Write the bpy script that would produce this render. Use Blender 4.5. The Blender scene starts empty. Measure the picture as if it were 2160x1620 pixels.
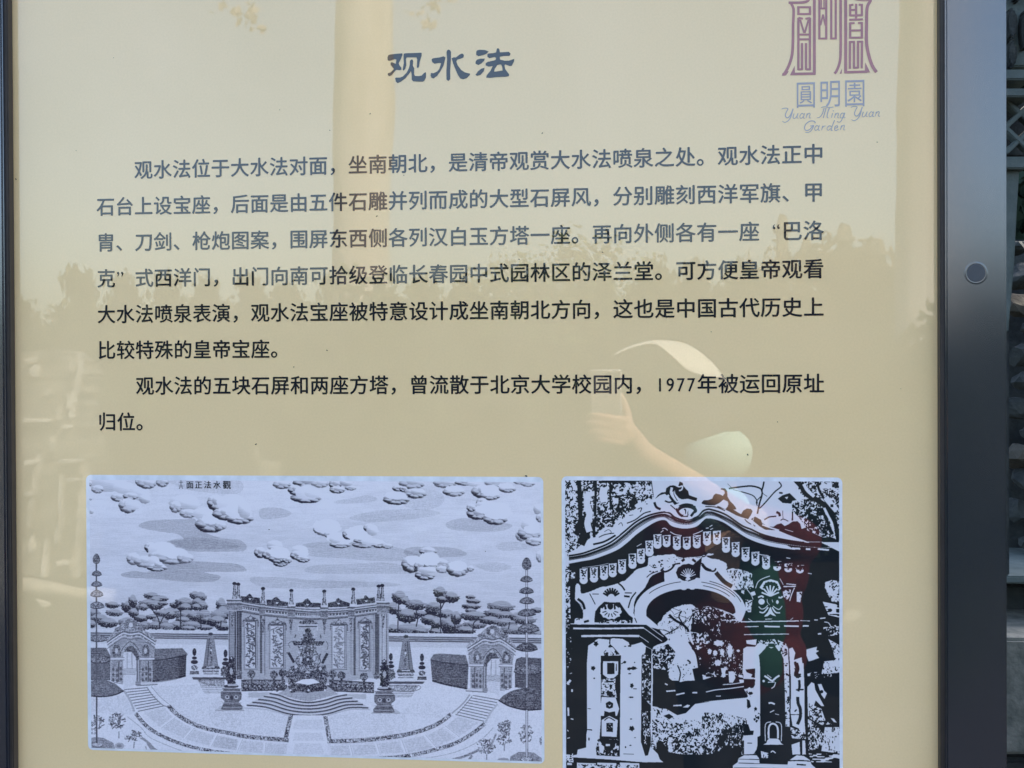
import bpy, bmesh, math, random
import numpy as np
from mathutils import Vector, Matrix
from mathutils.geometry import tessellate_polygon

# ---------------------------------------------------------------- plane <-> photo geometry (the sign's print plane)
_w = np.array([0.008206120326770271, 0.09742222682054673, -0.004085106280682785])
CX, CY, CZ = 0.6428089622367116, 0.26096123116623415, -1.307453857811487   # camera in sign space (X right, Y down, Z away)
PITCH, LEAD, FPX = 0.025, 0.0453184742535474, 2272.93954                   # character pitch, line pitch (m), focal length
Z0 = 1.60 + CY                                                             # height of the first text line above ground
def _rod(w):
    t = np.linalg.norm(w); k = w/t
    K = np.array([[0,-k[2],k[1]],[k[2],0,-k[0]],[-k[1],k[0],0]])
    return np.eye(3)+np.sin(t)*K+(1-np.cos(t))*K@K
ROT = _rod(_w)
def ray(px, py):
    d = np.stack([(np.asarray(px,float)-1080)/FPX, (np.asarray(py,float)-810)/FPX, np.ones(np.shape(px))], -1) @ ROT
    return d                                       # rows: direction in sign space
def onplane(px, py, Z=0.0):
    """sign-space X, Y where the ray meets the plane at depth Z"""
    d = ray(px, py); t = (Z-CZ)/d[...,2]
    return CX+d[...,0]*t, CY+d[...,1]*t

# ---------------------------------------------------------------- flat print: a small raster drawing kit
class Canvas:
    def __init__(s, X0, Y0, X1, Y1, res):
        s.X0, s.Y0, s.res = X0, Y0, res
        s.W, s.H = int((X1-X0)*res), int((Y1-Y0)*res)
        s.a = np.ones((s.H, s.W), np.float32)
        s.rng = np.random.default_rng(5)
        s.n1 = s.noise(3); s.n2 = s.noise(7); s.n3 = s.noise(18)
    def noise(s, cell, ax=1.0, seed=None):
        r = s.rng if seed is None else np.random.default_rng(seed)
        gh, gw = int(s.H/cell)+3, int(s.W/(cell*ax))+3
        g = r.random((gh, gw)).astype(np.float32)
        y = np.arange(s.H)/cell; x = np.arange(s.W)/(cell*ax)
        yi, xi = y.astype(int), x.astype(int); fy, fx = (y-yi)[:,None], (x-xi)[None,:]
        fy, fx = fy*fy*(3-2*fy), fx*fx*(3-2*fx)
        return (g[yi][:,xi]*(1-fx)+g[yi][:,xi+1]*fx)*(1-fy)+(g[yi+1][:,xi]*(1-fx)+g[yi+1][:,xi+1]*fx)*fy
    def P(s, pts):
        p = np.asarray(pts, float); X, Y = onplane(p[:,0], p[:,1])
        return np.stack([(X-s.X0)*s.res, (Y-s.Y0)*s.res], -1)
    def mask(s, q):
        x0, y0 = np.floor(q.min(0)).astype(int); x1, y1 = np.ceil(q.max(0)).astype(int)+1
        x0, y0, x1, y1 = max(x0,0), max(y0,0), min(x1,s.W), min(y1,s.H)
        if x1 <= x0 or y1 <= y0: return None
        yy = np.arange(y0,y1)+.5; m = np.zeros((y1-y0, x1-x0+1), np.int32); n = len(q)
        for i in range(n):
            ax, ay = q[i]; bx, by = q[(i+1)%n]
            if ay == by: continue
            lo, hi = (ay,by) if ay<by else (by,ay)
            k = np.nonzero((yy>=lo)&(yy<hi))[0]
            if len(k)==0: continue
            xs = ax+(yy[k]-ay)*(bx-ax)/(by-ay)
            ix = np.clip(np.ceil(xs-.5).astype(int)-x0, 0, x1-x0)
            np.add.at(m, (k, ix), 1)
        m = (np.cumsum(m,1)[:,:-1] % 2).astype(bool)
        return (slice(y0,y1), slice(x0,x1)), m
    def poly(s, pts, tone, al=1.0, smooth=False, mul=False, tex=0.0):
        if smooth: pts = spline(list(pts)+[pts[0]], 6)
        r = s.mask(s.P(pts))
        if r is None: return
        sl, m = r; v = s.a[sl]; t = tone + (tex*(s.n1[sl]*1.1+s.n2[sl]*.5-.8) if tex else 0)
        nv = v*t if mul else v*(1-al)+t*al
        v[m] = (nv if np.ndim(nv) else np.full(v.shape, nv))[m]
    def speckle(s, pts, thr, white=0.97, black=0.04, n=None, smooth=False):
        """threshold texture: the broken black and white of a copied photograph"""
        if smooth: pts = spline(list(pts)+[pts[0]], 6)
        r = s.mask(s.P(pts))
        if r is None: return
        sl, m = r; n = s.tex if n is None else n
        s.a[sl][m] = np.where(n[sl] < thr, black, white)[m]
    def line(s, pts, w, tone, al=1.0, taper=False, tex=0.0):
        """w in photo pixels"""
        p = np.asarray(pts, float)
        if len(p) > 2: p = np.asarray(spline(pts, 5))
        d = np.gradient(p, axis=0); L = np.hypot(d[:,0], d[:,1])+1e-9
        nrm = np.stack([-d[:,1]/L, d[:,0]/L], -1)
        ww = np.full(len(p), w/2.) if not taper else w/2.*np.linspace(1,.25,len(p))
        s.poly(np.vstack([p+nrm*ww[:,None], (p-nrm*ww[:,None])[::-1]]), tone, al, tex=tex)
    def ell(s, cx, cy, rx, ry, tone, al=1.0, wob=0.0, k=7, tex=0.0):
        a = np.linspace(0, 2*np.pi, 30, endpoint=False)
        r = 1+wob*np.sin(a*k+cx)*.6+wob*np.sin(a*(k*1.7)+cy)*.4
        s.poly(np.stack([cx+rx*r*np.cos(a), cy+ry*r*np.sin(a)],-1), tone, al, tex=tex)
    def puff(s, cx, cy, rx, ry, dark, light=1.0, wob=.09, dirx=-.45, diry=.9, tex=0.06, lo=.35, k=9):
        """one engraved lobe: bright crown, hatched lower rim"""
        a = np.linspace(0, 2*np.pi, 40, endpoint=False)
        r = 1+wob*np.abs(np.sin(a*k/2+cx))+wob*.6*np.abs(np.sin(a*k*.83+cy))
        pts = np.stack([cx+rx*r*np.cos(a), cy+ry*r*np.sin(a)],-1)
        g = s.mask(s.P(pts))
        if g is None: return
        sl, m = g; c = s.P([(cx,cy),(cx+rx,cy),(cx,cy+ry)])
        yy, xx = np.mgrid[sl[0], sl[1]]
        u = (xx+.5-c[0,0])/max(c[1,0]-c[0,0],1); v = (yy+.5-c[0,1])/max(c[2,1]-c[0,1],1)
        d = np.sqrt(u*u+v*v); w = np.clip(.5+.5*(u*dirx+v*diry)/np.maximum(d,.2), 0, 1)
        ink = dark*np.clip((w-.30)/.6, 0, 1)*(.30+.70*np.clip((d-lo)/(1-lo),0,1)**.8)
        ink = ink*(1+tex*6*(s.n1[sl]-.5))
        top = np.clip((1-d)*6, 0, 1)                      # crown melts into the sky
        tone = np.clip(light-ink, .14, 1)
        al = np.where(w > .35, 1, top)
        al = np.clip(al,0,1)
        nv = s.a[sl]*(1-al)+tone*al
        s.a[sl][m] = nv[m]
    def scud(s, cx, cy, rx, ry, dark):
        """a cloud lobe with its scalloped, hatched underside"""
        s.puff(cx, cy, rx, ry, dark*.95, light=.97, lo=.05)
        if dark < .45: return
        g = np.random.default_rng(int(cx*7+cy*13)); k = 5 if rx > 9 else 4
        for a in np.linspace(.25, 2.9, k)+g.normal(0,.08,k):
            r = g.uniform(.30,.42)
            s.puff(cx+rx*.72*np.cos(a), cy+ry*.66*np.sin(a), rx*r, ry*r*1.05, dark*g.uniform(.8,1.1), light=.80, lo=.05)
        s.puff(cx+rx*.22, cy-ry*.30, rx*.62, ry*.50, dark*.45, light=.98, lo=.1)
def spline(pts, n=5):
    p = [np.asarray(q, float) for q in pts]; out = []
    closed = np.allclose(p[0], p[-1])
    for i in range(len(p)-1):
        a = p[i-1] if i > 0 else (p[-2] if closed else p[0]); b, c = p[i], p[i+1]
        d = p[i+2] if i+2 < len(p) else (p[1] if closed else p[-1])
        for k in range(n):
            t = k/n
            out.append(.5*((2*b)+(c-a)*t+(2*a-5*b+4*c-d)*t*t+(3*b-a-3*c+d)*t**3))
    out.append(p[-1])
    return [tuple(q) for q in out]
class Tile:
    """coordinates noted in an enlarged tile of the picture"""
    def __init__(s, x, y, k): s.x, s.y, s.k = x, y, k
    def __call__(s, pts): return [(s.x+a/s.k, s.y+b/s.k) for a, b in pts]
    def e(s, cx, cy, rx, ry, *r): return (s.x+cx/s.k, s.y+cy/s.k, rx/s.k, ry/s.k)+r
tA, tB, tC = Tile(180,1000,6.75), Tile(500,1000,6.75), Tile(820,1000,6.545)
tD, tE, tF = Tile(180,1220,6.75), Tile(460,1220,10.8), Tile(640,1220,10.8)
tG, tH, tI, tJ = Tile(450,1360,5.4), Tile(820,1220,6.545), Tile(180,1440,6.75), Tile(820,1440,6.545)
tK, tL, tM, tN, tO, tP = Tile(1180,1000,6.75), Tile(1480,1000,6.75), Tile(1180,1220,6.75), Tile(1480,1220,6.75), Tile(1180,1400,6.75), Tile(1480,1400,6.75)
# ---------------------------------------------------------------- light and paper values
SKY_STRENGTH, EXPOSURE = 0.15, 2.25
COAT_IOR = 1.60
BEIGE0, BEIGE1 = (.795,.585,.305), (.86,.635,.35)
# ================================================================ camera, sky, sun, exposure
scn = bpy.context.scene
COL = scn.collection
def W(X, Y, Z=0.0): return Vector((X, Z, Z0-Y))          # sign space -> world (x right, y away from the viewer, z up)
cam_d = bpy.data.cameras.new('camera'); cam = bpy.data.objects.new('camera', cam_d); COL.objects.link(cam)
cam_d.sensor_width = 36.0; cam_d.lens = 36.0*FPX/2160.0; cam_d.clip_start = 0.01; cam_d.clip_end = 3000
S2W = np.array([[1,0,0],[0,0,1],[0,-1,0]], float)         # sign axes -> world axes
A = S2W @ ROT.T                                          # columns: camera x, down, forward in world
m = Matrix(((A[0,0], -A[0,1], -A[0,2]), (A[1,0], -A[1,1], -A[1,2]), (A[2,0], -A[2,1], -A[2,2]))).to_4x4()
m.translation = W(CX, CY, CZ); cam.matrix_world = m
scn.camera = cam
SUN_EL, SUN_AZ = math.radians(47), math.radians(46)       # azimuth from +y (behind the sign) towards +x
world = bpy.data.worlds.new('World'); scn.world = world; world.use_nodes = True
nt = world.node_tree; nt.nodes.clear()
sky = nt.nodes.new('ShaderNodeTexSky'); sky.sky_type = 'NISHITA'; sky.sun_disc = False
sky.sun_elevation = SUN_EL; sky.sun_rotation = SUN_AZ; sky.air_density = 1.05; sky.dust_density = 3.9; sky.ozone_density = .8; sky.altitude = 50
bg = nt.nodes.new('ShaderNodeBackground'); bg.inputs['Strength'].default_value = SKY_STRENGTH
wo = nt.nodes.new('ShaderNodeOutputWorld'); nt.links.new(sky.outputs[0], bg.inputs[0]); nt.links.new(bg.outputs[0], wo.inputs[0])
sd = bpy.data.lights.new('sun', 'SUN'); sd.energy = 2.3; sd.angle = math.radians(.53); sd.color = (1.0, .93, .82)
sun = bpy.data.objects.new('sun', sd); COL.objects.link(sun)
sv = Vector((math.sin(SUN_AZ)*math.cos(SUN_EL), math.cos(SUN_AZ)*math.cos(SUN_EL), math.sin(SUN_EL)))
sun.rotation_euler = sv.to_track_quat('Z', 'Y').to_euler(); sun.location = sv*30
scn.view_settings.view_transform = 'Standard'; scn.view_settings.look = 'None'; scn.view_settings.gamma = 1.0
scn.view_settings.exposure = EXPOSURE
scn.cycles.max_bounces = 8; scn.cycles.diffuse_bounces = 3; scn.cycles.glossy_bounces = 3
def draw_engraving(c):
    H, W = c.a.shape
    g = np.linspace(0,1,H)[:,None]
    c.a[:] = .885-.07*np.clip(g*2,0,1)+.05*(c.noise(60,3)-.5)+.05*(c.noise(9,6)-.5)
    wash = lambda T, pts, t: c.poly(T(pts), 1-t, mul=True, smooth=True, tex=.05)
    for pts, t in [([(760,740),(850,680),(1050,650),(1400,640),(1560,640),(1650,800),(1900,900),(2160,930),(2240,960),(2300,1030),(2260,1090),(2160,1100),(1600,1100),(1300,1060),(1160,960),(1400,930),(1300,850),(1150,830),(900,790)],.17),
                   ([(510,1420),(700,1380),(900,1390),(1200,1260),(1500,1240),(1900,1260),(2160,1280),(2280,1340),(2240,1385),(1700,1395),(1900,1440),(1920,1480),(1800,1530),(1400,1530),(1000,1490),(600,1470)],.18),
                   ([(1200,960),(1500,900),(2000,950),(2160,1050),(1500,1060)],.10),([(1180,100),(1300,80),(2160,80),(2160,280),(1500,230)],.08)]: wash(tA, pts, t)
    for pts, t in [([(330,500),(560,475),(750,530),(760,580),(600,630),(350,630)],.11),([(1400,380),(1700,330),(1850,300),(2000,350),(1900,400),(1450,420)],.09),
                   
                   ([(950,1000),(1500,960),(2160,1020),(2600,1160),(2300,1240),(1500,1200),(1000,1150)],.10),([(1600,620),(2000,520),(2600,500),(2900,560),(2500,640),(1900,680)],.09),
                   ([(1000,1330),(1200,1290),(1600,1280),(2160,1260),(2600,1400),(1500,1420),(1000,1400)],.09),([(200,1470),(800,1480),(1100,1510),(2160,1540),(2160,1600),(500,1620)],.1)]: wash(tB, pts, t)
    for pts, t in [([(230,1030),(500,1000),(900,1020),(1080,1100),(900,1140),(300,1140)],.15),
                   ([(790,680),(1000,610),(1300,640),(1700,700),(1500,790),(900,770)],.12),
                   ([(300,200),(700,250),(750,400),(500,500),(200,420)],.07),([(1480,980),(1700,930),(2000,1000),(1600,1060)],.07),([(1200,1250),(1500,1220),(1700,1280),(1500,1350),(1300,1320)],.07)]: wash(tC, pts, t)
    def clouds(T, L):
        for cx,cy,rx,ry,dk in L: c.scud(*T.e(cx,cy,rx,ry), dk*.85)
    clouds(tA, [(330,100,270,140,.3),(180,210,85,60,.7),(560,190,150,85,.25),(780,250,140,120,.25),(850,350,80,65,.5),(480,330,105,60,.8),(650,310,105,52,.85),(610,440,125,108,.7),(690,430,110,70,.2),
                (770,95,55,70,.7),(880,130,120,75,.75),(1100,110,85,70,.7),(1420,400,210,115,.35),(1290,460,80,85,.7),(1470,555,120,65,.65),(1700,560,150,90,.25),(1790,710,200,115,.95),(1800,640,130,70,.1),(1930,730,80,60,.6),
                (1860,400,115,115,1.),(2090,410,200,135,.15),(2000,560,170,90,.95),(2200,620,190,88,1.),(2190,520,180,110,.1),(2270,500,90,120,.35),
                (935,1040,85,78,1.),(1110,1070,200,115,.2),(1030,1165,120,68,.8),(1160,1130,150,70,.15),(1250,1190,250,88,.75),(1300,1120,170,80,.05),(1430,1190,115,72,.6),(690,1200,95,88,.7),(850,1240,140,84,.65),(980,1220,80,60,.2),(1025,1325,140,55,.95),(1050,1280,60,40,.5),
                (75,130,20,40,.7),(80,350,18,22,.7),(90,520,40,42,.5)])
    clouds(tB, [(640,145,115,62,.8),(1000,110,190,88,.95),(1180,130,115,60,.6),(990,330,205,78,1.),(830,220,95,75,1.),(1010,250,170,105,.15),(1080,270,110,60,.2),
                (1400,140,85,75,.95),(1430,220,105,52,.95),(1560,120,90,50,.5),(1620,195,78,34,.9),
                (1150,780,62,62,.75),(1250,800,130,75,.6),(1290,740,190,105,.1),(1330,860,90,44,.7),(1470,1000,140,50,1.),(1470,910,180,82,.1),(1400,930,80,50,.3),(1580,850,75,75,1.),(1640,870,60,55,.1),(1800,1000,150,48,.95),(2020,990,95,58,.95),(2140,1020,75,38,.8),(1750,840,180,115,.08),(1765,945,100,36,.85),(1920,960,140,50,.2),(1880,760,75,62,.8),(1930,790,80,80,.35),
                (540,1000,110,62,.35),(530,1045,90,30,.5),(330,1110,78,78,1.15),(450,1140,85,68,1.2),(620,1270,95,44,1.3),(580,1200,120,62,1.2),(715,1220,62,48,1.1),(610,1110,140,80,.08),(900,1070,115,62,.25),(850,1150,85,65,1.1),(940,1205,92,50,1.1),(940,1120,80,50,.1)])
    clouds(tC, [(320,120,165,82,.8),(140,195,85,42,1.),(205,205,55,40,1.4),(370,260,150,72,.9),(110,350,175,68,1.1),(110,290,150,55,.1),
                (780,120,155,68,.65),(1050,115,125,40,.9),(905,240,145,64,.8),(910,200,120,45,.1),(1200,130,110,40,.3),(1480,115,145,62,.6),(1290,235,135,92,.9),(1400,290,130,65,.9),(1410,220,130,80,.1),(1640,200,112,54,.8),(1620,160,100,40,.1),(1800,105,75,34,.7),(1920,130,88,42,.7),
                (1230,540,145,85,.95),(1140,460,62,55,.9),(1290,385,75,65,.95),(1360,430,150,65,.35),(1470,610,155,84,.95),(1500,500,190,115,.05),(1330,480,130,60,.1),
                (1830,840,75,80,.6),(1940,810,150,95,.8),(1960,700,125,95,.35),(1980,760,110,60,.1),(2010,925,115,58,.9),(2060,480,60,75,.5),(2090,600,55,62,.7),(2090,1130,55,85,.6),
                (540,1060,115,62,.85),(310,1235,125,118,1.),(360,1190,100,70,.1),(430,1260,75,62,.95),(720,1225,105,65,.8),(590,1260,95,48,1.1),(570,1160,135,92,.08),(500,1390,130,70,1.3),(550,1320,140,48,.35),(740,1310,85,52,.6),(950,1300,145,108,.75),(960,1260,120,70,.08),(1130,1300,48,42,.75)])
    # trees behind the wall
    def fol(T, L):
        for cx,cy,rx,ry,dk in L:
            c.puff(*T.e(cx,cy,rx*1.05,ry*1.1), dk*.95, light=.66, wob=.22, dirx=-.2, diry=1., tex=.34, lo=.12, k=13)
    trunk = lambda T, p, w=2.2: c.line(T(p), w, .22)
    fol(tD, [(390,370,85,42,.9),(120,480,80,60,.5),(420,480,100,45,.6),(200,560,120,55,.6),(330,620,120,60,.8),(90,640,60,50,.6),(650,390,110,80,.95),(680,310,50,80,.8),(690,480,60,60,.7),(800,560,80,48,.95),(950,240,92,44,.8),(1090,280,80,38,.8),(1000,300,70,50,.7),(900,350,110,55,.6),(1000,370,100,60,.7),(830,400,55,44,.6),(1110,350,60,28,.7),
             (1230,460,90,55,.8),(1150,500,140,65,.8),(960,540,75,34,.9),(1070,600,90,60,.4),(1300,370,78,44,.9),(1420,340,110,70,1.),(1430,410,90,60,1.),(1560,230,60,50,.8),(1640,250,75,60,.5),(1600,330,60,55,.6),(1670,380,62,70,.9),(1580,400,60,42,.8),(1450,520,130,75,.7),(1600,540,120,80,.7),(1400,590,90,50,.9),(1700,510,90,70,.4),(1780,600,110,60,.9),(1940,370,62,95,.9),(1960,480,80,90,.8),(1900,510,90,70,.3),(1880,600,110,70,.8),
             (1300,660,80,60,.8),(1520,650,120,45,.3),(860,660,90,50,.5),(1000,660,90,50,.5),(1160,670,95,45,.3),(1470,705,100,30,.6),(1700,690,100,35,.6),(1960,680,80,55,.9),(600,620,100,70,.5)])
    for p in ([(1062,715),(1050,600),(1000,500),(950,440)],[(1065,650),(1120,540),(1200,480)],[(700,600),(690,480)],[(1355,720),(1360,460)],[(1650,700),(1640,560)],[(1925,720),(1935,600)]): trunk(tD, p)
    fol(tH, [(150,250,85,80,.9),(230,300,55,48,.8),(60,400,75,72,.9),(130,430,42,42,.9),(380,380,115,45,1.),(370,340,105,50,.4),(260,500,120,85,.8),(440,480,75,36,.8),(620,440,95,70,1.2),(620,380,95,55,.5),(710,180,75,70,1.),(860,250,95,65,1.1),(730,285,62,42,1.1),(800,490,105,65,.95),(560,560,95,62,.9),(740,590,72,52,1.1),(650,610,52,90,1.1),(870,640,120,125,.95),(930,530,60,80,.8),
             (1130,250,55,26,.9),(1170,310,78,32,.9),(1140,380,105,40,.9),(1130,440,60,32,.8),(1190,510,165,58,.8),(1190,630,130,50,.5),(1060,710,115,52,.9),(1550,380,150,72,.5),(1450,470,110,50,.7),(1600,500,125,50,.6),(1400,570,125,50,.7),(1620,600,140,55,.5),(1780,520,95,52,.7),(1880,560,125,60,.5),(2050,430,72,34,.8),(1850,720,140,60,.5),(300,690,210,70,.35),(440,725,85,36,1.),(60,690,80,62,.9),(650,730,75,42,.7),(2060,760,75,44,.7),(1700,700,120,70,.4)])
    for p in ([(125,755),(130,480),(145,300)],[(125,520),(50,430)],[(378,665),(400,540),(375,440)],[(395,560),(470,500)],[(715,772),(715,600),(715,330)],[(722,420),(770,330),(830,320)],[(1160,750),(1170,620),(1225,570)],[(910,772),(912,500)],[(580,720),(600,640)],[(1650,700),(1670,600)]): trunk(tH, p)
    # long garden wall and court
    yL = lambda x: 1326.5+(x-189)*.0125
    band = lambda a, b, t, x0=188, x1=1142: c.poly([(x0,yL(x0)+a),(x1,yL(x1)+a),(x1,yL(x1)+b),(x0,yL(x0)+b)], t, tex=.03)
    band(0, 300, .86); band(0, 7, .84); band(7, 9.5, .36); band(9.5, 12, .62); band(12, 14, .30); band(14, 15.5, .7); band(15.5, 18.5, .38); band(18.5,30,.80)
    c.poly([(188,1440),(1146,1440),(1150,1625),(188,1600)], .88, tex=.05)
    for T, pts, t in [(tI,[(960,60),(1250,40),(1620,20),(1600,140),(1250,290),(1180,270)],.09),(tI,[(1230,310),(1900,190),(1950,380),(2160,420),(2160,640),(1500,540)],.07),(tI,[(60,210),(200,230),(560,180),(700,400),(600,450),(180,420),(60,400)],.09),
                      (tG,[(0,650),(380,700),(850,800),(800,1050),(400,1020),(0,900)],.07),(tG,[(1310,830),(1760,760),(2160,770),(2160,1000),(1700,1060),(1360,1060)],.07),(tJ,[(430,260),(800,330),(700,480),(200,420)],.06)]:
        c.poly(T(pts), 1-t*.45, mul=True, smooth=True, tex=.04)
    # clipped hedge walls either side of the gates
    def hedge(T, top, body, fringe):
        c.poly(T(body), .36, tex=.16); c.poly(T(top), .43, tex=.14)
        c.line(T(top[-3:]) if False else T(fringe[0]), 2.2, .24); c.line(T(fringe[1]), 3.4, .2, tex=.2)
    hedge(tD, [(960,1000),(1385,990),(1460,1075),(1300,1110),(960,1165)], [(960,1000),(1385,990),(1460,1075),(1440,1110),(1432,1385),(960,1475)], ([(960,1165),(1200,1140),(1440,1085)],[(960,1465),(1200,1440),(1430,1385)]))
    c.poly(tD([(55,985),(300,985),(360,1100),(360,1450),(55,1450)]), .40, tex=.14)
    c.poly(tD([(1330,1100),(1440,1090),(1432,1385),(1330,1410)]), .75, mul=True)
    hedge(tH, [(575,1110),(620,1045),(700,1035),(1060,1055),(1095,1185),(800,1160),(590,1125)], [(575,1110),(620,1045),(700,1035),(1060,1055),(1100,1190),(1085,1535),(600,1420)], ([(590,1130),(800,1165),(1095,1190)],[(600,1410),(800,1465),(1085,1520)]))
    c.poly(tH([(1740,1190),(1760,1110),(1830,1085),(2110,1100),(2110,1545),(1740,1500)]), .34, tex=.14)
    c.line(tD([(1000,1480),(1300,1430)]), 4, .7, .5)
    # the two gates (right one is the left one mirrored)
    def gate(M):
        L = lambda pts: [M(q) for q in tD(pts)]
        c.poly(L([(300,890),(380,780),(470,690),(560,600),(640,565),(720,600),(800,670),(860,740),(960,800),(1020,880),(990,960),(985,1110),(960,1120),(960,1480),(730,1520),(725,1500),(740,1120),(540,1110),(540,1490),(370,1450),(365,1120),(345,1000)]), .60, tex=.2)
        c.poly(L([(330,850),(470,700),(560,610),(700,590),(860,740),(1010,870),(980,900),(780,770),(640,745),(540,770),(400,830)]), .6, tex=.4)
        for o, t, w in ((0,.28,1.6),(22,.86,2),(42,.32,1.1),(62,.8,2.4),(92,.34,1.1)):
            c.line(L([(315,905+o),(450,810+o),(545,758+o),(640,775+o),(770,760+o),(860,810+o),(1000,900+o)]), w, t)
        c.line(L([(380,900),(520,810),(640,828),(780,815),(940,930)]), 2.2, .55, tex=.5)
        for e in ((600,640,50,45),(690,650,50,55),(640,600,60,25),(480,720,60,30),(800,720,60,30)): c.ell(*[*M(tD.e(*e)[:2]), e[2]/6.75, e[3]/6.75], .42, .8, .2, tex=.3)
        c.ell(*M(tD.e(650,660,1,1)[:2]), 4.5, 5, .8, 1)
        for q in ((540,895),(790,895)): c.ell(*M(tD.e(*q,1,1)[:2]), 8, 5, .58, 1, .2)
        c.poly(L([(500,1110),(510,1040),(560,960),(640,905),(720,960),(780,1050),(790,1110)]), .62, tex=.3)
        c.line(L([(500,1110),(510,1040),(570,950),(640,900),(720,955),(790,1060)]), 1.4, .3)
        c.poly(L([(540,1110),(560,1030),(600,970),(680,960),(730,1010),(770,1110),(760,1180),(730,1160)]), .33, tex=.25)
        c.poly(L([(550,1045),(660,1045),(720,1120),(725,1500),(690,1520),(560,1560),(540,1480),(540,1110)]), .83, tex=.05)
        c.line(L([(600,1060),(600,1280)]), 3, .7); c.line(L([(665,1060),(668,1280)]), 1.2, .45)
        for k in range(5): c.line(L([(540,1290+k*20),(640,1280+k*20),(725,1285+k*20)]), .9, .42)
        for x in (445,860): 
            c.poly(L(spline([(x-50,1110),(x-55,1000),(x-20,945),(x+30,945),(x+55,1000),(x+50,1110)],4)), .4, tex=.35)
            c.ell(*M(tD.e(x,1030,1,1)[:2]), 3.2, 6, .75, 1, .2)
        for a, b in ((360,560),(780,985)):
            c.poly(L([(a,1125),(b,1125),(b,1155),(a,1160)]), .82); c.line(L([(a,1162),(b,1158)]), 1.1, .35); c.line(L([(a,1124),(b,1124)]), .9, .4)
        c.poly(L([(725,1160),(785,1160),(785,1500),(735,1520)]), .45, tex=.1); c.line(L([(760,1160),(760,1470)]), 2, .72)
        for x in (480,900): c.line(L([(x,1170),(x,1470)]), 2.0, .3)
        for x in (400,455,510,820,870,925):
            for k in range(3): c.ell(*M(tD.e(x,1280+k*75+(x%3)*12,1,1)[:2]), 2.4, 3.6, .34, 1, .2)
        c.poly(L([(720,1480),(1000,1470),(1030,1510),(800,1530),(715,1530)]), .8); c.line(L([(730,1525),(1030,1508)]), 1.6, .35); c.poly(L([(715,1465),(790,1460),(790,1515),(715,1515)]), .55)
        c.line(L([(370,1450),(430,1480),(540,1500)]), 1.2, .4)
    gate(lambda q: (q[0], q[1])); gate(lambda q: (1314.5-q[0], q[1]+14+(q[0]-275)*-.01))
    # obelisks, clipped topiary
    def obel(T, cx, dy, k):
        q = lambda pts: T([(cx+x*k, y+dy) for x, y in pts])
        c.poly(q([(-28,775),(28,775),(45,850),(105,1245),(-100,1245),(-45,850)]), .54, tex=.15)
        c.poly(q([(-45,850),(-18,850),(-50,1245),(-100,1245)]), .48); c.line(q([(-16,850),(-48,1240)]), 1.4, .25); c.line(q([(45,850),(105,1245)]), 1., .4); c.line(q([(-46,850),(-100,1245)]), 1., .35)
        c.ell(*T.e(cx,790+dy,32,22), .25, 1, .2); c.line(q([(5,880),(8,960),(0,1060),(15,1130),(10,1200)]), 3.2, .4, tex=.5); c.ell(*T.e(cx+8*k,1020+dy,14,16), .85)
        c.poly(q([(-110,1245),(120,1245),(135,1285),(-130,1285)]), .3, tex=.3); c.poly(q([(-60,1252),(60,1252),(60,1266),(-60,1266)]), .85)
        c.poly(q([(-120,1285),(125,1285),(110,1355),(-105,1355)]), .72, tex=.3); c.line(q([(-115,1320),(115,1320)]), 2.5, .35, tex=.4); c.line(q([(-105,1358),(115,1358)]), 1.4, .35)
    obel(tD, 1785, 0, 1.); obel(tH, 238, 10, -.97)
    def topi(x, y, k=1.):
        c.ell(x, y, 4.1*k, 8.2*k, .22, 1, .06, tex=.2); c.ell(x, y+12.5*k, 5.2*k, 3.3*k, .2, 1, .05); c.ell(x, y+21*k, 7.6*k, 4.4*k, .2, 1, .05)
        c.ell(x, y+33*k, 7*k, 5.5*k, .45, 1, .15, tex=.6); c.line([(x-3,y+29*k),(x+3,y+36*k)], 1.2, .8); c.poly([(x-9*k,y+40*k),(x+9*k,y+40*k),(x+10*k,y+47*k),(x-10*k,y+47*k)], .33, tex=.3)
    # platforms
    c.poly([(405,1428),(482,1428),(482,1433),(408,1433)], .3); c.poly([(417,1434),(474,1434),(474,1448),(424,1448)], .62, tex=.4); c.line([(417,1434),(474,1434)], 1.2, .35)
    for k in range(4): c.line([(425+k*2,1450+k*3.6),(478,1450+k*3.6)], 1.1, .45)
    c.poly([(818,1437),(896,1437),(892,1442),(818,1442)], .3); c.poly([(818,1445),(884,1446),(874,1457),(818,1456)], .62, tex=.4); c.line([(818,1445),(884,1446),(874,1457),(818,1456)], 1.1, .35)
    for k in range(4): c.line([(822,1459+k*3.4),(874-k*2,1459+k*3.4)], 1.1, .45)
    topi(410.3,1375); topi(476,1378); topi(890,1386.5); topi(824.5,1385,.95)
    # the carved screen
    def cor(t):      # entablature curves, t = 0 top, 1 bottom
        A = [(509,1267),(548,1273.5),(606,1280),(650,1283.5),(677,1284),(735,1281.5),(795,1274),(820,1270)]
        B = [(509,1291),(548,1298),(606,1304),(650,1307.5),(677,1307),(735,1303),(795,1295.5),(820,1294)]
        return [(a[0]*(1-t)+b[0]*t, a[1]*(1-t)+b[1]*t) for a, b in zip(A,B)]
    bot = [(820,1432),(780,1430),(735,1436),(650,1446),(565,1436),(511,1432),(482,1428)]
    c.poly([(482,1285)]+cor(.5)+bot, .68, tex=.05)
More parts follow.
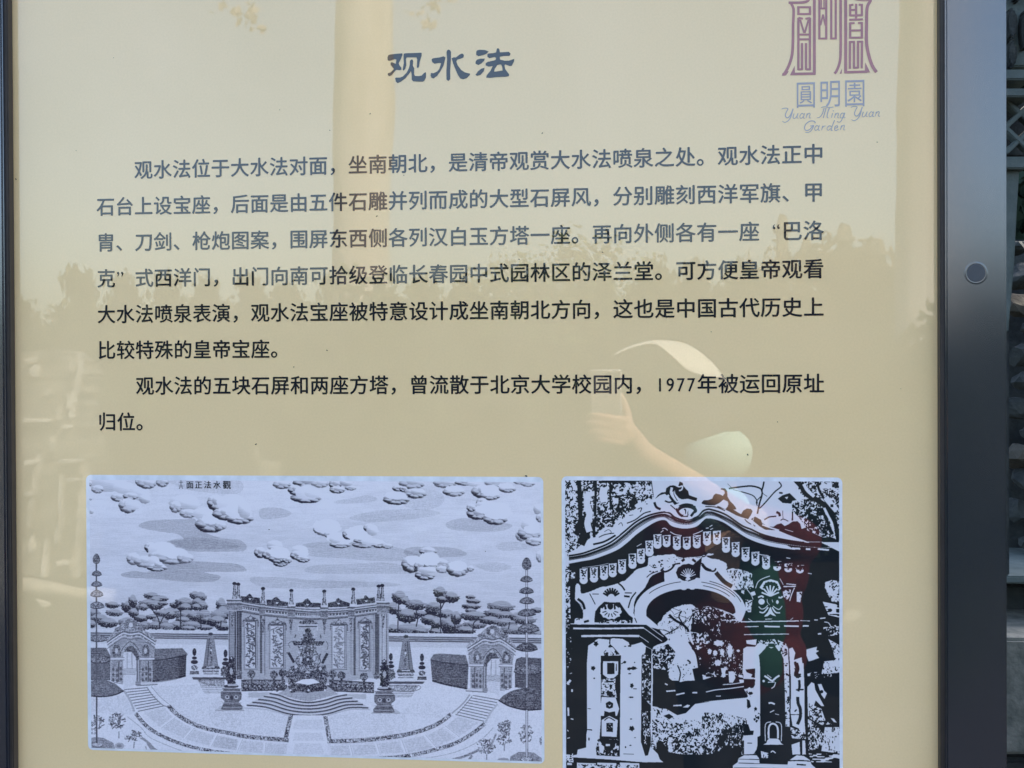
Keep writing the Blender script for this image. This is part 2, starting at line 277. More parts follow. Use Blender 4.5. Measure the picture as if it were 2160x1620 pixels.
    for x0, x1, t, y0, y1 in ((484,497,.56,1288,1432),(495,498,.28,1290,1432),(483,485,.4,1288,1432),(499.5,510,.30,1287,1432),(503,505,.42,1290,1430),(548.5,553,.34,1298,1420),(553,558.5,.66,1298,1420),(558,559.5,.4,1298,1424),
                              (791,799.5,.34,1293,1424),(799.5,801.5,.62,1290,1430),(802,813,.74,1290,1432),(805,807,.5,1290,1432),(815,816.5,.33,1288,1432),(745.6,750.4,.33,1296,1424),(738,743,.62,1296,1420),(786,790,.6,1296,1424)):
        c.poly([(x0,y0),(x1,y0),(x1,y1),(x0,y1)], t, tex=.06)
    for x, y in ((613.5,1306),(684.5,1306),(555,1304),(740,1302),(808,1294),(490,1290)):
        c.poly([(x-4.5,y),(x+4.5,y),(x+2.5,y+16),(x+1,y+31),(x-1,y+31),(x-2.5,y+16)], .45, tex=.5)
    rr = np.random.default_rng(11)
    def panel(x0, x1, y0, y1, apex, dk):
        c.poly([(x0-3,y0),(x1+3,y0),(x1+3,y1+3),(x0-3,y1+3)], .62); c.poly([(x0,y0+2),(x1,y0+2),(x1,y1),(x0,y1)], .80, tex=.05)
        for e in (x0-3, x1+3): c.line([(e,y0-4),(e,y1+3)], .8, .42)
        c.line([(x1-1,y0+2),(x1-1,y1)], 2, dk+.05); c.line([(x0,y0+2),(x1,y0+2)], 1.4, .3); c.line([(x0-4,y1+3),(x1+4,y1+3)], 1.1, .4)
        m = (x0+x1)/2
        c.poly([(x0-5,y0),(x0-4,y0-4),(m-5,y0-8),(m,apex),(m+5,y0-8),(x1+4,y0-4),(x1+5,y0)], .45, tex=.5); c.line([(x0-5,y0),(x1+5,y0)], 1.6, .25)
        c.ell(m, y0-6, 3, 2.5, .72, 1, .2)
        for e in (x0-5, x1+5): c.line([(e,y0),(e,y0+13)], 2, .38, tex=.3)
        y = y0+7; w = (x1-x0)*.36
        while y < y1-3:
            for _ in range(3):
                px, a = m+rr.uniform(-w,w), rr.uniform(0,3.1); l = rr.uniform(2.5,6)
                c.line([(px-l*np.cos(a),y-l*np.sin(a)*.6),(px+rr.uniform(-1,1),y+rr.uniform(-1.5,1.5)),(px+l*np.cos(a),y+l*np.sin(a)*.6)], rr.uniform(1.2,3), dk+rr.uniform(0,.12))
            y += rr.uniform(2.6,4.2)
    panel(518,540,1309,1409,1295.5,.26); panel(571,599,1317,1407,1301.5,.32); panel(702,728,1317,1409,1304,.45); panel(760.5,779.5,1313,1412,1300,.27)
    # entablature mouldings and dentils
    for t0, t1, tone in ((0,.12,.45),(.12,.22,.8),(.22,.34,.34),(.34,.42,.66),(.42,.66,.34),(.66,.78,.78),(.78,.88,.5),(.88,1.0,.36)):
        c.poly(spline(cor(t0),4)+spline(cor(t1),4)[::-1], tone, tex=.08)
    D = spline(cor(.54), 9)
    for p in D[::1]: c.poly([(p[0]-1.3,p[1]+2.2),(p[0],p[1]-2.6),(p[0]+1.3,p[1]+2.2)], .82)
    for x, y, w in ((495,1265,16),(553,1273,6),(614.5,1279,8),(684,1281,8),(741,1280,7),(808,1271,13)):
        c.poly([(x-w,y),(x+w,y),(x+w,y+23),(x-w,y+23)], .5, tex=.22); c.line([(x-w-1,y+1),(x+w+1,y+1)], 2.2, .3); c.line([(x-w,y+5),(x+w,y+5)], 1.6, .78); c.line([(x-w,y+9),(x+w,y+9)], 2, .3); c.line([(x-w,y+22),(x+w,y+22)], 1.5, .75)
    for T, L in ((tE, ([(520,400),(640,410),(690,360),(730,345),(800,430),(960,440),(960,570),(540,530)],[(1100,480),(1230,480),(1290,430),(1340,415),(1430,510),(1600,540),(1600,630),(1110,610)],[(1770,560),(1930,540),(1980,480),(2040,450),(2140,560),(2180,650),(1770,645)])),
                 (tF, ([(100,450),(180,550),(400,560),(400,655),(40,660),(40,520)],[(560,560),(730,520),(760,460),(800,445),(870,500),(1060,560),(1050,640),(560,655)],[(1200,470),(1380,450),(1390,390),(1430,380),(1490,450),(1620,420),(1640,550),(1220,600)]))):
        for p in L: c.poly(T(p), .27, tex=.30)
    for T, x, y in ((tE,730,470),(tE,1345,560),(tE,2040,595),(tF,100,595),(tF,805,575),(tF,1430,520)): c.poly(T([(x-38,y-18),(x+38,y-18),(x+10,y+16),(x-10,y+16)]), .85)
    for T, x, y0, y1 in ((tE,375,115,460),(tE,460,130,460),(tE,1025,230,560),(tE,1670,275,590),(tF,475,290,610),(tF,1135,245,580),(tF,1715,175,510),(tF,1795,160,510)):
        c.ell(*T.e(x,y0,48,38), .17, 1, .08); h = y1-y0
        c.poly(T([(x-25,y0+25),(x+30,y0+25),(x+34,y0+h*.5),(x+48,y0+h*.62),(x+38,y0+h*.7),(x+60,y1),(x-60,y1),(x-38,y0+h*.7),(x-50,y0+h*.6),(x-30,y0+h*.5)]), .40, tex=.45)
        c.line(T([(x+5,y0+40),(x+8,y1-90)]), 1.6, .74); c.poly(T([(x-28,y1-60),(x+28,y1-60),(x+36,y1),(x-36,y1)]), .66, tex=.3)
    # balustrade, carved throne, steps
    for a, b in (((320,400),(820,400)),((1320,400),(1830,430))):
        c.poly(tG([a,b,(b[0],b[1]+115),(a[0],a[1]+125)]), .40, tex=.55)
        c.line(tG([a,b]), 2, .25); c.line(tG([(a[0],a[1]+25),(b[0],b[1]+25)]), 1.2, .6); c.line(tG([(a[0],a[1]+122),(b[0],b[1]+112)]), 2.4, .27)
        for k in range(9):
            x = a[0]+30+(b[0]-a[0]-60)*k/8; c.ell(*tG.e(x, a[1]+72+k, 20, 26), .27, 1, .3, tex=.4); c.ell(*tG.e(x+8, a[1]+66+k, 8, 9), .72)
    c.poly(tG([(400,540),(640,540),(620,600),(400,600)]), .72); c.poly(tG([(1500,560),(1740,560),(1740,620),(1500,600)]), .72)
    for x, y in ((435,330),(690,335),(790,318),(1360,330),(1460,345),(1715,360),(870,335),(1270,340)):
        c.ell(*tG.e(x,y,46,46), .36, 1, .1, tex=.5); c.line(tG([(x,y+40),(x,y+150)]), 4.5, .3, tex=.3)
    def carv(pts, t=.4, tx=.6): c.poly(tG(pts), t, tex=tx)
    c.poly([(628,1317),(671,1317),(671,1330),(628,1330)], .78); c.poly([(631,1322),(668,1322),(668,1380),(631,1380)], .70, tex=.1)
    c.poly([(629,1316),(633,1310),(650,1306),(666,1310),(671,1316)], .38, tex=.5); c.line([(630,1321),(669,1321)], 2.2, .22)
    c.ell(649.5,1330,6.5,5.5,.27,1,.1,tex=.3); c.ell(650,1341,11,7,.33,1,.15,tex=.5); c.ell(650,1349,15,6,.33,1,.15,tex=.5)
    c.poly([(615,1352),(685,1352),(680,1361),(621,1361)], .33, tex=.45); c.line([(612,1366),(609,1358),(614,1353),(624,1352)], 1.3, .33); c.line([(688,1352),(692,1360),(690,1370)], 1.3, .33)
    c.line([(622,1345),(624,1338)], 2.2, .3); c.line([(677,1346),(676,1338)], 2.2, .3)
    carv([(960,10),(1200,10),(1170,60),(1200,110),(1210,180),(1180,260),(1090,310),(1000,270),(950,190),(960,110),(980,60)], .50, .6)
    carv([(870,250),(940,230),(1000,290),(1160,290),(1200,240),(1280,230),(1300,330),(1290,430),(1240,520),(900,520),(850,430),(860,330)], .38, .6)
    for e in ((1075,180,60,55),(1075,70,40,35),(990,330,50,30),(1150,335,50,30)): c.ell(*tG.e(*e), .30, 1, .15, tex=.4)
    for e in ((1078,165,14,14),(1075,90,10,10),(1000,160,14,30),(1150,150,14,30),(940,250,16,20),(1220,270,16,20),(1075,310,30,10)): c.ell(*tG.e(*e), .78, 1, .2)
    c.line(tG([(960,130),(940,190),(980,260),(940,330)]), 1.6, .22); c.line(tG([(1200,120),(1220,190),(1180,260),(1230,330)]), 1.6, .22)
    c.line(tG([(855,85),(920,200)]), 5.5, .22); c.line(tG([(1300,95),(1240,210)]), 5.5, .24); c.line(tG([(830,92),(870,88)]), 2, .3); c.line(tG([(1220,100),(1200,160)]), 3, .35)
    c.poly(tG([(820,510),(860,450),(1000,460),(1080,540),(1150,460),(1300,450),(1340,500),(1420,560),(1080,650),(720,560)]), .66, tex=.06)
    carv([(850,470),(900,450),(1080,470),(1260,450),(1300,475),(1280,520),(1150,530),(1080,548),(1000,530),(880,545)], .3, .45)
    for x in (880,1085,1270): c.ell(*tG.e(x,515,12,12), .85)
    c.poly(tG([(1020,390),(1140,385),(1215,428),(1150,440),(1080,455),(1000,440),(930,430)]), .9); c.line(tG([(800,520),(840,470)]), 3, .3); c.line(tG([(1300,460),(1420,530)]), 3.5, .28); c.line(tG([(720,530),(840,455)]), 2.5, .3)
    T0 = np.array([(640,548),(760,572),(900,625),(1080,652),(1260,628),(1400,585),(1525,562)],float); T1 = np.array([(380,682),(600,705),(850,778),(1080,800),(1300,780),(1540,712),(1765,712)],float)
    P0 = [tuple(p) for p in tG(spline(T0,5))]; P1 = [tuple(p) for p in tG(spline(T1,5))]
    c.poly(P0+P1[::-1], .76)
    for k in range(5):
        q = T0*(1-k/4.)+T1*(k/4.); c.line(tG([tuple(p+(0,4)) for p in q]), 3.1, .30, tex=.08); c.line(tG([tuple(p+(0,-12)) for p in q]), 1.0, .88)
    for k in range(8): c.line(tG([(900+k*52,560+20*np.sin(k/7*3.1)),(880+k*57,600+40*np.sin(k/7*3.1))]), .8, .5)
    c.line(tG([(360,720),(600,735),(850,800)]), 2.5, .74); c.line(tG([(1300,805),(1560,735),(1780,735)]), 2.5, .74)
    def ped(cx, dy, s):
        q = lambda pts: tG([(cx+x*s, y+dy) for x, y in pts])
        c.poly(q([(-185,745),(150,745),(110,700),(-130,700)]), .74); c.line(q([(-185,745),(150,745)]), 1, .5)
        c.poly(q([(-120,540),(-75,500),(95,500),(120,560),(115,620),(85,650),(130,700),(125,735),(-120,735),(-95,680),(-75,640),(-120,600)]), .42, tex=.15)
        for y, t in ((500,.22),(530,.7),(545,.25),(660,.62),(690,.28),(712,.6),(733,.25)): c.line(q([(-100,y),(115,y)]), 1.5, t)
        for x in (-45,55): c.ell(*tG.e(cx+x*s,595+dy,24,22), .75, 1, .2); c.ell(*tG.e(cx+x*s,592+dy,12,12), .25)
        c.ell(*tG.e(cx+5*s,600+dy,20,24), .25, 1, .2)
        for e in ((5,170,28,35),(0,240,45,50),(-10,320,55,60),(0,400,45,60)): c.ell(*tG.e(cx+e[0]*s,e[1]+dy,e[2]*1.15,e[3]*1.1), .22, 1, .25, tex=.5)
        c.ell(*tG.e(cx,300+dy,20,40), .68, 1, .3); c.ell(*tG.e(cx+2*s,150+dy,10,10), .8); c.ell(*tG.e(cx-80*s,300+dy,40,60), .38, 1, .2, tex=.4); c.ell(*tG.e(cx+90*s,320+dy,35,40), .4, 1, .2, tex=.4)
        c.ell(*tG.e(cx,470+dy,85,20), .22, 1); c.poly(q([(-40,445),(70,445),(70,468),(-40,468)]), .72)
    ped(205, 0, 1); ped(1950, 32, -1)
    # paths with pebble borders
    path = lambda T, p, w: (c.line(T(p), w/T.k+1, .40, tex=.1), c.line(T(p), w/T.k, .52, tex=.75))
    # light paving
    for T, p, w in ((tI,[(900,330),(1000,470),(1300,680),(1700,800),(2200,880)],190),(tJ,[(1130,420),(900,620),(600,780),(300,860),(-60,900)],200),(tG,[(0,1090),(400,1150),(850,1180)],130),(tG,[(1290,1190),(1700,1180),(2160,1130)],140)):
        c.line(T(p), w/T.k, .86, tex=.05)
    c.poly(tG([(910,800),(1240,800),(1350,1400),(800,1400)]), .89, tex=.03)
    for y in (985,1105,1255): c.line(tG([(880,y-4),(1280,y+2)]), 1.8, .95)
    for y0, y1 in ((850,960),(1000,1090),(1120,1240),(1275,1360)): c.poly(tG([(930,y0),(1235,y0),(1262,y1),(905,y1)]), .94, mul=True, tex=.03)
    path(tI,[(715,430),(850,590),(1000,700),(1300,840),(1700,950),(2160,1015)],48); path(tI,[(1180,320),(1300,440),(1500,565),(1750,655),(2160,735)],52)
    path(tG,[(-5,975),(200,1010),(400,1045),(860,1085)],42); path(tG,[(820,1085),(885,795)],42); path(tG,[(-5,1205),(400,1255),(805,1290)],38); path(tG,[(765,1290),(750,1345)],50)
    path(tG,[(1300,1095),(1700,1085),(2165,1032)],42); path(tG,[(1325,1095),(1275,810)],42); path(tG,[(1345,1310),(1700,1300),(2165,1275)],38); path(tG,[(1385,1310),(1395,1370)],60)
    path(tJ,[(-5,750),(250,710),(500,640),(700,550),(860,430)],50); path(tJ,[(-5,1038),(300,1000),(600,930),(900,840),(1150,700),(1325,560)],46)
    c.line(tI([(760,430),(900,590),(1060,700),(1350,830),(1720,925),(2160,985)]), 1.4, .96); c.line(tI([(1140,340),(1260,470),(1480,600),(1750,690),(2160,770)]), 1.4, .96)
    for T, L in ((tI, ([(1270,490),(1070,640)],[(1540,640),(1410,790)],[(1870,740),(1780,900)])),(tG,([(320,1075),(265,1205)],[(590,1105),(575,1235)],[(1550,1140),(1580,1270)],[(1850,1120),(1890,1250)])),(tJ,([(760,590),(960,745)],[(490,715),(650,900)],[(165,790),(230,970)]))):
        for p in L: c.line(T(p), 2.6, .95); c.line([(a+2.2,b) for a,b in T(p)], .7, .6)
    for T, pts in ((tI,[(840,430),(1130,350),(1240,480),(1060,620)]),(tI,[(1100,640),(1280,510),(1510,640),(1400,780)]),(tI,[(1430,800),(1560,660),(1840,750),(1760,890)]),(tI,[(1810,900),(1890,760),(2160,800),(2160,960)]),(tJ,[(800,590),(950,470),(1240,550),(980,730)]),(tJ,[(540,720),(730,620),(930,760),(660,880)]),(tJ,[(210,800),(470,730),(610,890),(270,970)]),
                   (tG,[(30,1030),(290,1080),(245,1190),(0,1170)]),(tG,[(340,1090),(570,1110),(555,1230),(295,1205)]),(tG,[(610,1120),(845,1130),(830,1245),(590,1235)]),(tG,[(1330,1150),(1540,1145),(1570,1250),(1340,1265)]),(tG,[(1580,1145),(1835,1130),(1870,1240),(1610,1260)]),(tG,[(1880,1120),(2120,1100),(2160,1220),(1910,1240)])):
        c.poly(T(pts), .93, mul=True, tex=.05)
    # garden contour lines in the corners
    for p, w, t in (([(800,780),(900,850),(1000,950),(1200,1030),(1480,1085)],5,.55),([(600,480),(800,640),(900,760),(1100,860),(1500,1000),(2100,1090)],1.4,.66),([(860,900),(900,990),(1060,1070)],2.4,.6),([(880,850),(960,960),(1150,1060)],3.5,.55)): c.line(tI(p), w, t, tex=.1)
    for p, w, t in (([(1250,920),(1050,1010),(800,1080),(550,1150)],5,.52),([(1440,620),(1250,800),(900,960),(500,1040),(0,1120)],1.4,.66),([(1150,1000),(1070,1090),(900,1150)],5,.55),([(1480,700),(1400,900)],4,.6)): c.line(tJ(p), w, t, tex=.2)
    # steps up to the gates
    for k in range(9):
        t = k/8; c.line(tI([(560+190*t,95+310*t),(880+235*t,68+260*t)]), 1.7, .36); c.line(tJ([(1160-240*t,172+262*t),(1520-205*t,235+295*t)]), 1.6, .36)
    c.line(tI([(880,60),(960,180),(1110,320),(1200,330)]), 2, .5); c.line(tI([(940,50),(1060,190),(1190,300)]), 1, .5); c.line(tI([(545,100),(640,250),(700,410)]), 4.5, .68)
    c.line(tJ([(1120,160),(1020,290),(870,420)]), 3, .62); c.line(tJ([(1500,290),(1400,420),(1330,550)]), 4, .72); c.line(tJ([(1150,180),(1060,300),(940,430)]), 1.2, .4)
    # shrubs
    rs = np.random.default_rng(3)
    def shrub(T, cx, cy, rx, ry, n=46, dk=.24):
        for _ in range(n):
            a, r = rs.uniform(0,6.28), np.sqrt(rs.uniform(0,1)); x, y = cx+rx*r*np.cos(a), cy+ry*r*np.sin(a); b = rs.uniform(0,3.1); l = rs.uniform(12,26)
            c.line(T([(x-l*np.cos(b),y-l*np.sin(b)),(x+l*np.cos(b),y+l*np.sin(b))]), rs.uniform(1.4,3.0), dk+rs.uniform(0,.4))
    c.poly(tI([(55,790),(150,770),(250,780),(400,850),(430,940),(430,1035),(55,1035)]), .55, smooth=False, tex=.2); c.ell(*tI.e(490,895,68,45), .66, 1, .1); c.ell(*tI.e(485,895,35,22), .5)
    c.poly(tJ([(1640,1200),(1680,1010),(1800,950),(2000,960),(2115,1040),(2115,1200)]), .55, tex=.2); c.ell(*tJ.e(1580,1060,80,28), .6, 1, .1)
    shrub(tI,170,560,100,100,40); shrub(tI,455,540,120,120,70); shrub(tI,730,740,70,85,34); shrub(tI,620,790,60,40,16); shrub(tI,120,680,50,50,12); shrub(tI,300,990,120,45,26); shrub(tI,1945,1075,45,20,7)
    shrub(tJ,1600,620,100,110,60); shrub(tJ,1340,870,130,105,70); shrub(tJ,1590,780,100,80,34); shrub(tJ,1880,700,110,130,50); shrub(tJ,1740,1150,110,30,20); shrub(tJ,75,1110,45,25,9); shrub(tJ,2100,800,30,50,8)
    for T, p in ((tI,[(480,790),(480,690)]),(tI,[(690,930),(700,840)]),(tJ,[(1350,1120),(1350,980)]),(tJ,[(1595,940),(1595,850)])): c.line(T(p), 2.6, .55)
    # tiered umbrella topiary
    c.line([(203.5,1190),(204.5,1571)], 3.2, .30)
    c.line([(1110.5,1195),(1111,1600)], 5.2, .34); c.line([(1110.5,1195),(1111,1600)], 3.0, .80)
    def dome(T, cx, cy, rx, ry, t=.5):
        pts = [(cx-rx,cy+ry*.55)]+[(cx+rx*np.cos(a),cy+ry*.5-ry*1.5*np.sin(a)) for a in np.linspace(3.05,.09,12)]+[(cx+rx,cy+ry*.55),(cx+rx*.5,cy+ry*.95),(cx,cy+ry*1.05),(cx-rx*.5,cy+ry*.95)]
        c.poly(T(pts), t, tex=.35); c.line(T([(cx-rx,cy+ry*.55),(cx-rx*.5,cy+ry*.95),(cx,cy+ry*1.05),(cx+rx*.5,cy+ry*.95),(cx+rx,cy+ry*.55)]), 1.6, .2)
        c.line(T([(cx-rx*.9,cy+ry*.1),(cx-rx*.4,cy-ry*.75),(cx,cy-ry*.98),(cx+rx*.4,cy-ry*.75),(cx+rx*.9,cy+ry*.1)]), 1.3, .30)
    def egg(T, cx, cy, rx, ry): c.poly(T([(cx+rx*np.sin(a)*(1-.25*np.cos(a)), cy-ry*np.cos(a)) for a in np.linspace(0,6.28,24)]), .36, tex=.3)
    egg(tA,160,1205,52,76); dome(tA,165,1410,70,36,.48)
    for e in ((165,75,78,36),(166,212,92,46),(168,378,106,46),(185,848,132,46)): dome(tD,*e)
    dome(tD,205,1135,155,66,.46)
    c.poly(tI([(55,-20),(200,-45),(330,-30),(430,10),(500,70),(550,112),(430,165),(250,195),(60,182)]), .44, tex=.2); c.line(tI([(550,112),(430,168),(250,196),(60,184)]), 2.4, .2)
    egg(tC,1903,1235,64,88); dome(tC,1900,1445,85,40,.42)
    for e in ((1900,165,100,42),(1905,302,102,44),(1905,468,126,48),(1930,680,150,60),(1905,945,150,58),(1920,1245,195,80)): dome(tH,*e,.34 if e[1] in (945,) else .42)
    c.poly(tJ([(1515,240),(1580,175),(1680,115),(1800,80),(1920,62),(2020,75),(2112,110),(2112,360),(1900,372),(1700,330)]), .36, tex=.25); c.line(tJ([(1515,240),(1600,290),(1700,332),(1900,374),(2112,362)]), 2.6, .15)
    c.line([(1111,1380),(1111,1446)], 3.0, .66); c.line([(1111,1497),(1111,1600)], 3.0, .82); c.line([(203.8,1300),(204,1440)], 2.2, .36)
    c.ell(*tJ.e(1905,1060,92,42), .32, 1, .08); c.ell(*tJ.e(1905,1052,78,30), .66, 1, .1, tex=.5)
    c.ell(*tI.e(175,895,78,30), .4, 1); c.ell(*tI.e(175,880,72,24), .72, 1, tex=.3)
    yy, xx = np.mgrid[0:H,0:W]; hat = np.sin((yy+3*np.sin(xx/90.)+6*c.n3)*2*np.pi/6.4)            # engraved hatching
    c.a = np.clip(c.a-.10*(hat+.2)*np.clip((.97-c.a)*2.2,0,.8)*(.5+c.n3)+.06*(c.n1-.5), 0, 1)
    for _ in range(2):
        k = c.a.copy(); k[1:-1,1:-1] = (c.a[1:-1,1:-1]*4+c.a[:-2,1:-1]+c.a[2:,1:-1]+c.a[1:-1,:-2]+c.a[1:-1,2:])/8; c.a = k
def draw_archway(c):
    Wt, Bk = .97, .035
    H, W = c.a.shape
    fine = c.noise(4.2)*.45+c.noise(9.5)*.38+c.noise(2.2)*.17
    c.tex = fine; slant = c.noise(4.6,.5)*.55+c.noise(10,.7)*.45
    c.a[:] = Wt
    w = lambda T, p, sm=False: c.poly(T(p), Wt, smooth=sm)
    b = lambda T, p, sm=False: c.poly(T(p), Bk, smooth=sm)
    wl = lambda T, p, k: c.line(T(p), k/6.75, Wt)
    bl = lambda T, p, k: c.line(T(p), k/6.75, Bk)
    sp = lambda T, p, thr, n=None: c.speckle(T(p), thr, Wt, Bk, n)
    rough = lambda T, p, k=.5: [(x+c.rng.normal(0,k), y+c.rng.normal(0,k)) for x, y in spline(T(p)+[T(p)[0]], 6)]
    # woods, upper left
    sp(tK, [(60,60),(1330,60),(1300,200),(1350,350),(1100,480),(900,620),(750,760),(450,900),(250,1060),(60,1150)], .50)
    sp(tK, [(540,430),(900,400),(1080,380),(1000,560),(760,740),(560,800),(480,700)], .56)
    for p, k in (([(275,60),(290,300),(300,600),(330,900)],60),([(210,850),(330,700),(400,760),(300,1000)],120),([(515,60),(515,330),(505,600)],34),([(725,60),(722,300),(730,480)],26),([(860,60),(1100,130)],60),([(560,110),(1300,95)],34),([(740,320),(1050,290)],16),([(1040,370),(1040,470)],90),([(490,650),(495,900)],40),([(1300,90),(1330,330)],26)): bl(tK, p, k)
    for p, k in (([(420,250),(390,420),(430,560),(400,700),(430,820)],92),([(170,85),(210,160),(215,230)],50),([(640,200),(620,290),(640,400)],110),([(800,340),(800,420)],80),([(980,180),(900,270),(800,240)],36),([(1000,215),(1060,240)],44),([(180,320),(160,420),(170,560)],60),([(150,760),(160,880)],70)): wl(tK, p, k)
    sp(tK, [(70,300),(240,300),(230,700),(200,1050),(70,1100)], .45)
    sp(tK, [(1080,110),(1300,100),(1340,340),(1250,430),(1100,420),(1080,250)], .47)
    # main black mass of the arch
    top = tK([(110,1160),(250,1140),(400,1100),(700,980),(900,830),(1080,680),(1250,590),(1450,540),(1560,545),(1640,610),(1780,650),(1950,610),(2030,530)])+tL([(60,500),(130,498),(330,565),(560,720),(700,780),(850,850),(1050,905),(1400,965),(1700,975),(1950,960)])
    bot = tK([(135,1275),(320,1240),(500,1205),(800,1090),(960,980),(1120,840),(1350,690),(1500,655),(1600,740),(1780,775),(1950,745),(2070,640)])+tL([(100,632),(170,640),(330,700),(560,860),(700,935),(850,990),(1050,1040),(1400,1085),(1700,1100),(1950,1100)])
    top, bot = spline(top,5), spline(bot,5)
    c.poly(bot+[(1792,1170),(1792,1640),(1186,1640),(1186,1200),(1199,1190)], Bk)
    mid = lambda t: [(a[0]*(1-t)+d[0]*t, a[1]*(1-t)+d[1]*t) for a, d in zip(top,bot)]
    c.poly(top+bot[::-1], Wt)
    for t, k in ((.04,3.6),(.24,1.4),(.36,3.2),(.50,1.2),(.60,1.0)): c.line(mid(t), k, Bk)
    n = len(top); tail = int(n*.80)
    c.poly(mid(.08)[tail:]+mid(.52)[tail:][::-1], Bk); c.poly(mid(.62)[tail+6:]+mid(1.0)[tail+6:][::-1], Bk)
    for a, d in (((1050,895),(1190,900)),((1250,920),(1400,940)),((1460,965),(1530,970)),((1590,945),(1870,940)),((1060,1020),(1200,1045)),((1280,1055),(1400,1062)),((1480,1065),(1545,1070)),((1650,1065),(1810,1080))): wl(tL, [a,d], 26 if a[1]>1000 else 13)
    # pale crest blocks riding on the moulding
    for p in ([(480,1010),(520,880),(640,760),(760,760),(800,830),(860,860),(700,950)],[(780,720),(850,640),(950,660),(930,720),(870,780),(800,770)],[(930,600),(1000,540),(1100,560),(1120,610),(1040,680),(960,690)],[(1070,450),(1180,400),(1250,480),(1330,520),(1250,560),(1180,540)],[(1440,400),(1560,280),(1640,330),(1700,420),(1680,540),(1560,540),(1490,520)]): w(tK, p, True)
    for p, k in (([(560,900),(650,860),(780,840)],12),([(480,1000),(640,960),(800,870)],26),([(640,820),(700,790),(740,830),(690,850)],7),([(840,720),(880,690),(900,740)],8),([(960,700),(1080,650),(1200,560),(1300,530)],16),([(990,590),(1050,580)],8),([(1110,500),(1170,480),(1150,540)],12),([(1350,400),(1380,470),(1440,500)],34),([(1500,380),(1560,400),(1640,380)],22),([(1580,440),(1650,500)],14)): bl(tK, p, k)
    # scrolls and crest at the top
    b(tK, [(1360,355),(1400,300),(1450,262),(1510,255),(1520,200),(1570,165),(1620,160),(1690,170),(1710,105),(1755,125),(1760,165),(1790,200),(1830,240),(1845,300),(1900,320),(1960,340),(1950,385),(1830,350),(1740,360),(1700,340),(1650,280),(1640,230),(1600,260),(1640,380),(1700,410),(1640,440),(1560,330),(1500,280),(1430,300)])
    for p, k in (([(1600,190),(1590,270),(1640,350),(1690,400)],36),([(1640,150),(1700,180),(1750,170),(1740,220),(1700,235)],20),([(1560,300),(1500,340),(1440,380)],30)): wl(tK, p, k)
    bl(tK, [(1635,220),(1630,290),(1680,380)], 10)
    c.ell(*tK.e(1815,510,150,140), Wt); c.ell(*tK.e(1815,515,138,95), Bk, 1, .1, 15); c.ell(*tK.e(1810,560,120,80), Wt)
    for p, k in (([(1660,490),(1700,560),(1750,600)],34),([(1950,500),(1900,560),(1870,600)],34),([(1760,520),(1790,500),(1790,560),(1740,600),(1830,600)],16),([(1850,510),(1830,540),(1830,590)],14),([(1700,455),(1760,430),(1830,425),(1900,440)],16)): bl(tK, p, k)
    for p, k in (([(1720,520),(1750,505),(1780,540),(1770,590)],18),([(1900,520),(1860,500),(1840,540),(1850,590)],18)): wl(tK, p, k)
    b(tL, [(0,400),(30,372),(90,370),(150,350),(170,300),(200,278),(260,290),(300,310),(330,270),(320,235),(268,215),(280,200),(330,205),(360,240),(365,320),(400,380),(440,420),(480,470),(492,500),(450,505),(520,550),(560,570),(590,520),(640,490),(700,495),(722,530),(700,580),(660,640),(600,625),(500,590),(330,500),(220,470),(222,452),(350,490),(380,430),(370,390),(310,360),(250,410),(180,445),(60,440),(0,420)])
    w(tL, [(215,440),(310,365),(372,400),(370,460),(335,500),(280,475)])
    for p in ([(50,460),(200,470),(330,520)],[(610,640),(660,690),(760,740)]): bl(tL, p, 14)
    for p, k in (([(385,205),(560,180),(700,170),(800,190),(850,225),(855,300),(820,420),(790,565)],22),([(885,105),(870,180),(850,240)],22),([(1095,108),(1130,172),(1040,250),(960,340),(880,430),(820,490)],17),([(560,250),(680,285),(740,315),(780,370),(790,420)],14),([(440,220),(600,260)],6),([(860,270),(930,318)],7),([(860,300),(800,360),(775,400),(790,450)],12),([(365,135),(420,190)],4)): bl(tL, p, k)
    # dark ground behind crest, right
    b(tL, [(700,640),(760,605),(840,650),(860,700),(950,745),(1020,750),(1070,715),(1130,700),(1180,740),(1240,710),(1290,675),(1360,670),(1400,710),(1420,780),(1480,760),(1950,800),(1950,970),(1500,960),(1250,870),(1080,800),(900,790),(820,740)])
    for p, k in (([(870,690),(950,640),(1060,620),(1080,680)],20),([(980,650),(1030,640),(1010,660)],10),([(860,720),(1000,770),(1100,800)],22),([(700,700),(760,760),(850,800),(1080,830)],16),([(1180,785),(1300,820)],8),([(740,620),(720,680)],10)): wl(tL, p, k)
    for p, k in (([(890,650),(960,610),(1060,600)],18),([(1060,540),(1100,560),(1110,600)],34),([(1150,520),(1155,640)],7),([(1120,660),(1160,640),(1230,670)],12),([(1290,530),(1290,660)],22)): bl(tL, p, k)
    sp(tL, [(1330,60),(1970,60),(1970,960),(1850,900),(1720,900),(1500,800),(1450,700),(1380,600),(1280,480),(1330,400),(1450,350),(1380,230)], .50)
    sp(tL, [(1280,420),(1430,400),(1700,500),(1850,800),(1750,900),(1500,780),(1400,640),(1290,520)], .58)
    b(tL, [(1080,350),(1150,300),(1250,270),(1300,320),(1350,370),(1290,380),(1270,420),(1150,410)]); w(tL, [(1180,330),(1230,320),(1210,360)])
    for p, k in (([(1330,80),(1420,180),(1480,280),(1640,370),(1780,480),(1850,640),(1920,800),(1950,950)],72),([(1650,80),(1660,200),(1720,320),(1800,440),(1880,600),(1930,760)],34),([(1700,480),(1760,620),(1800,720),(1860,860)],40),([(1100,265),(1150,270)],24),([(1580,320),(1640,280)],40)): bl(tL, p, k)
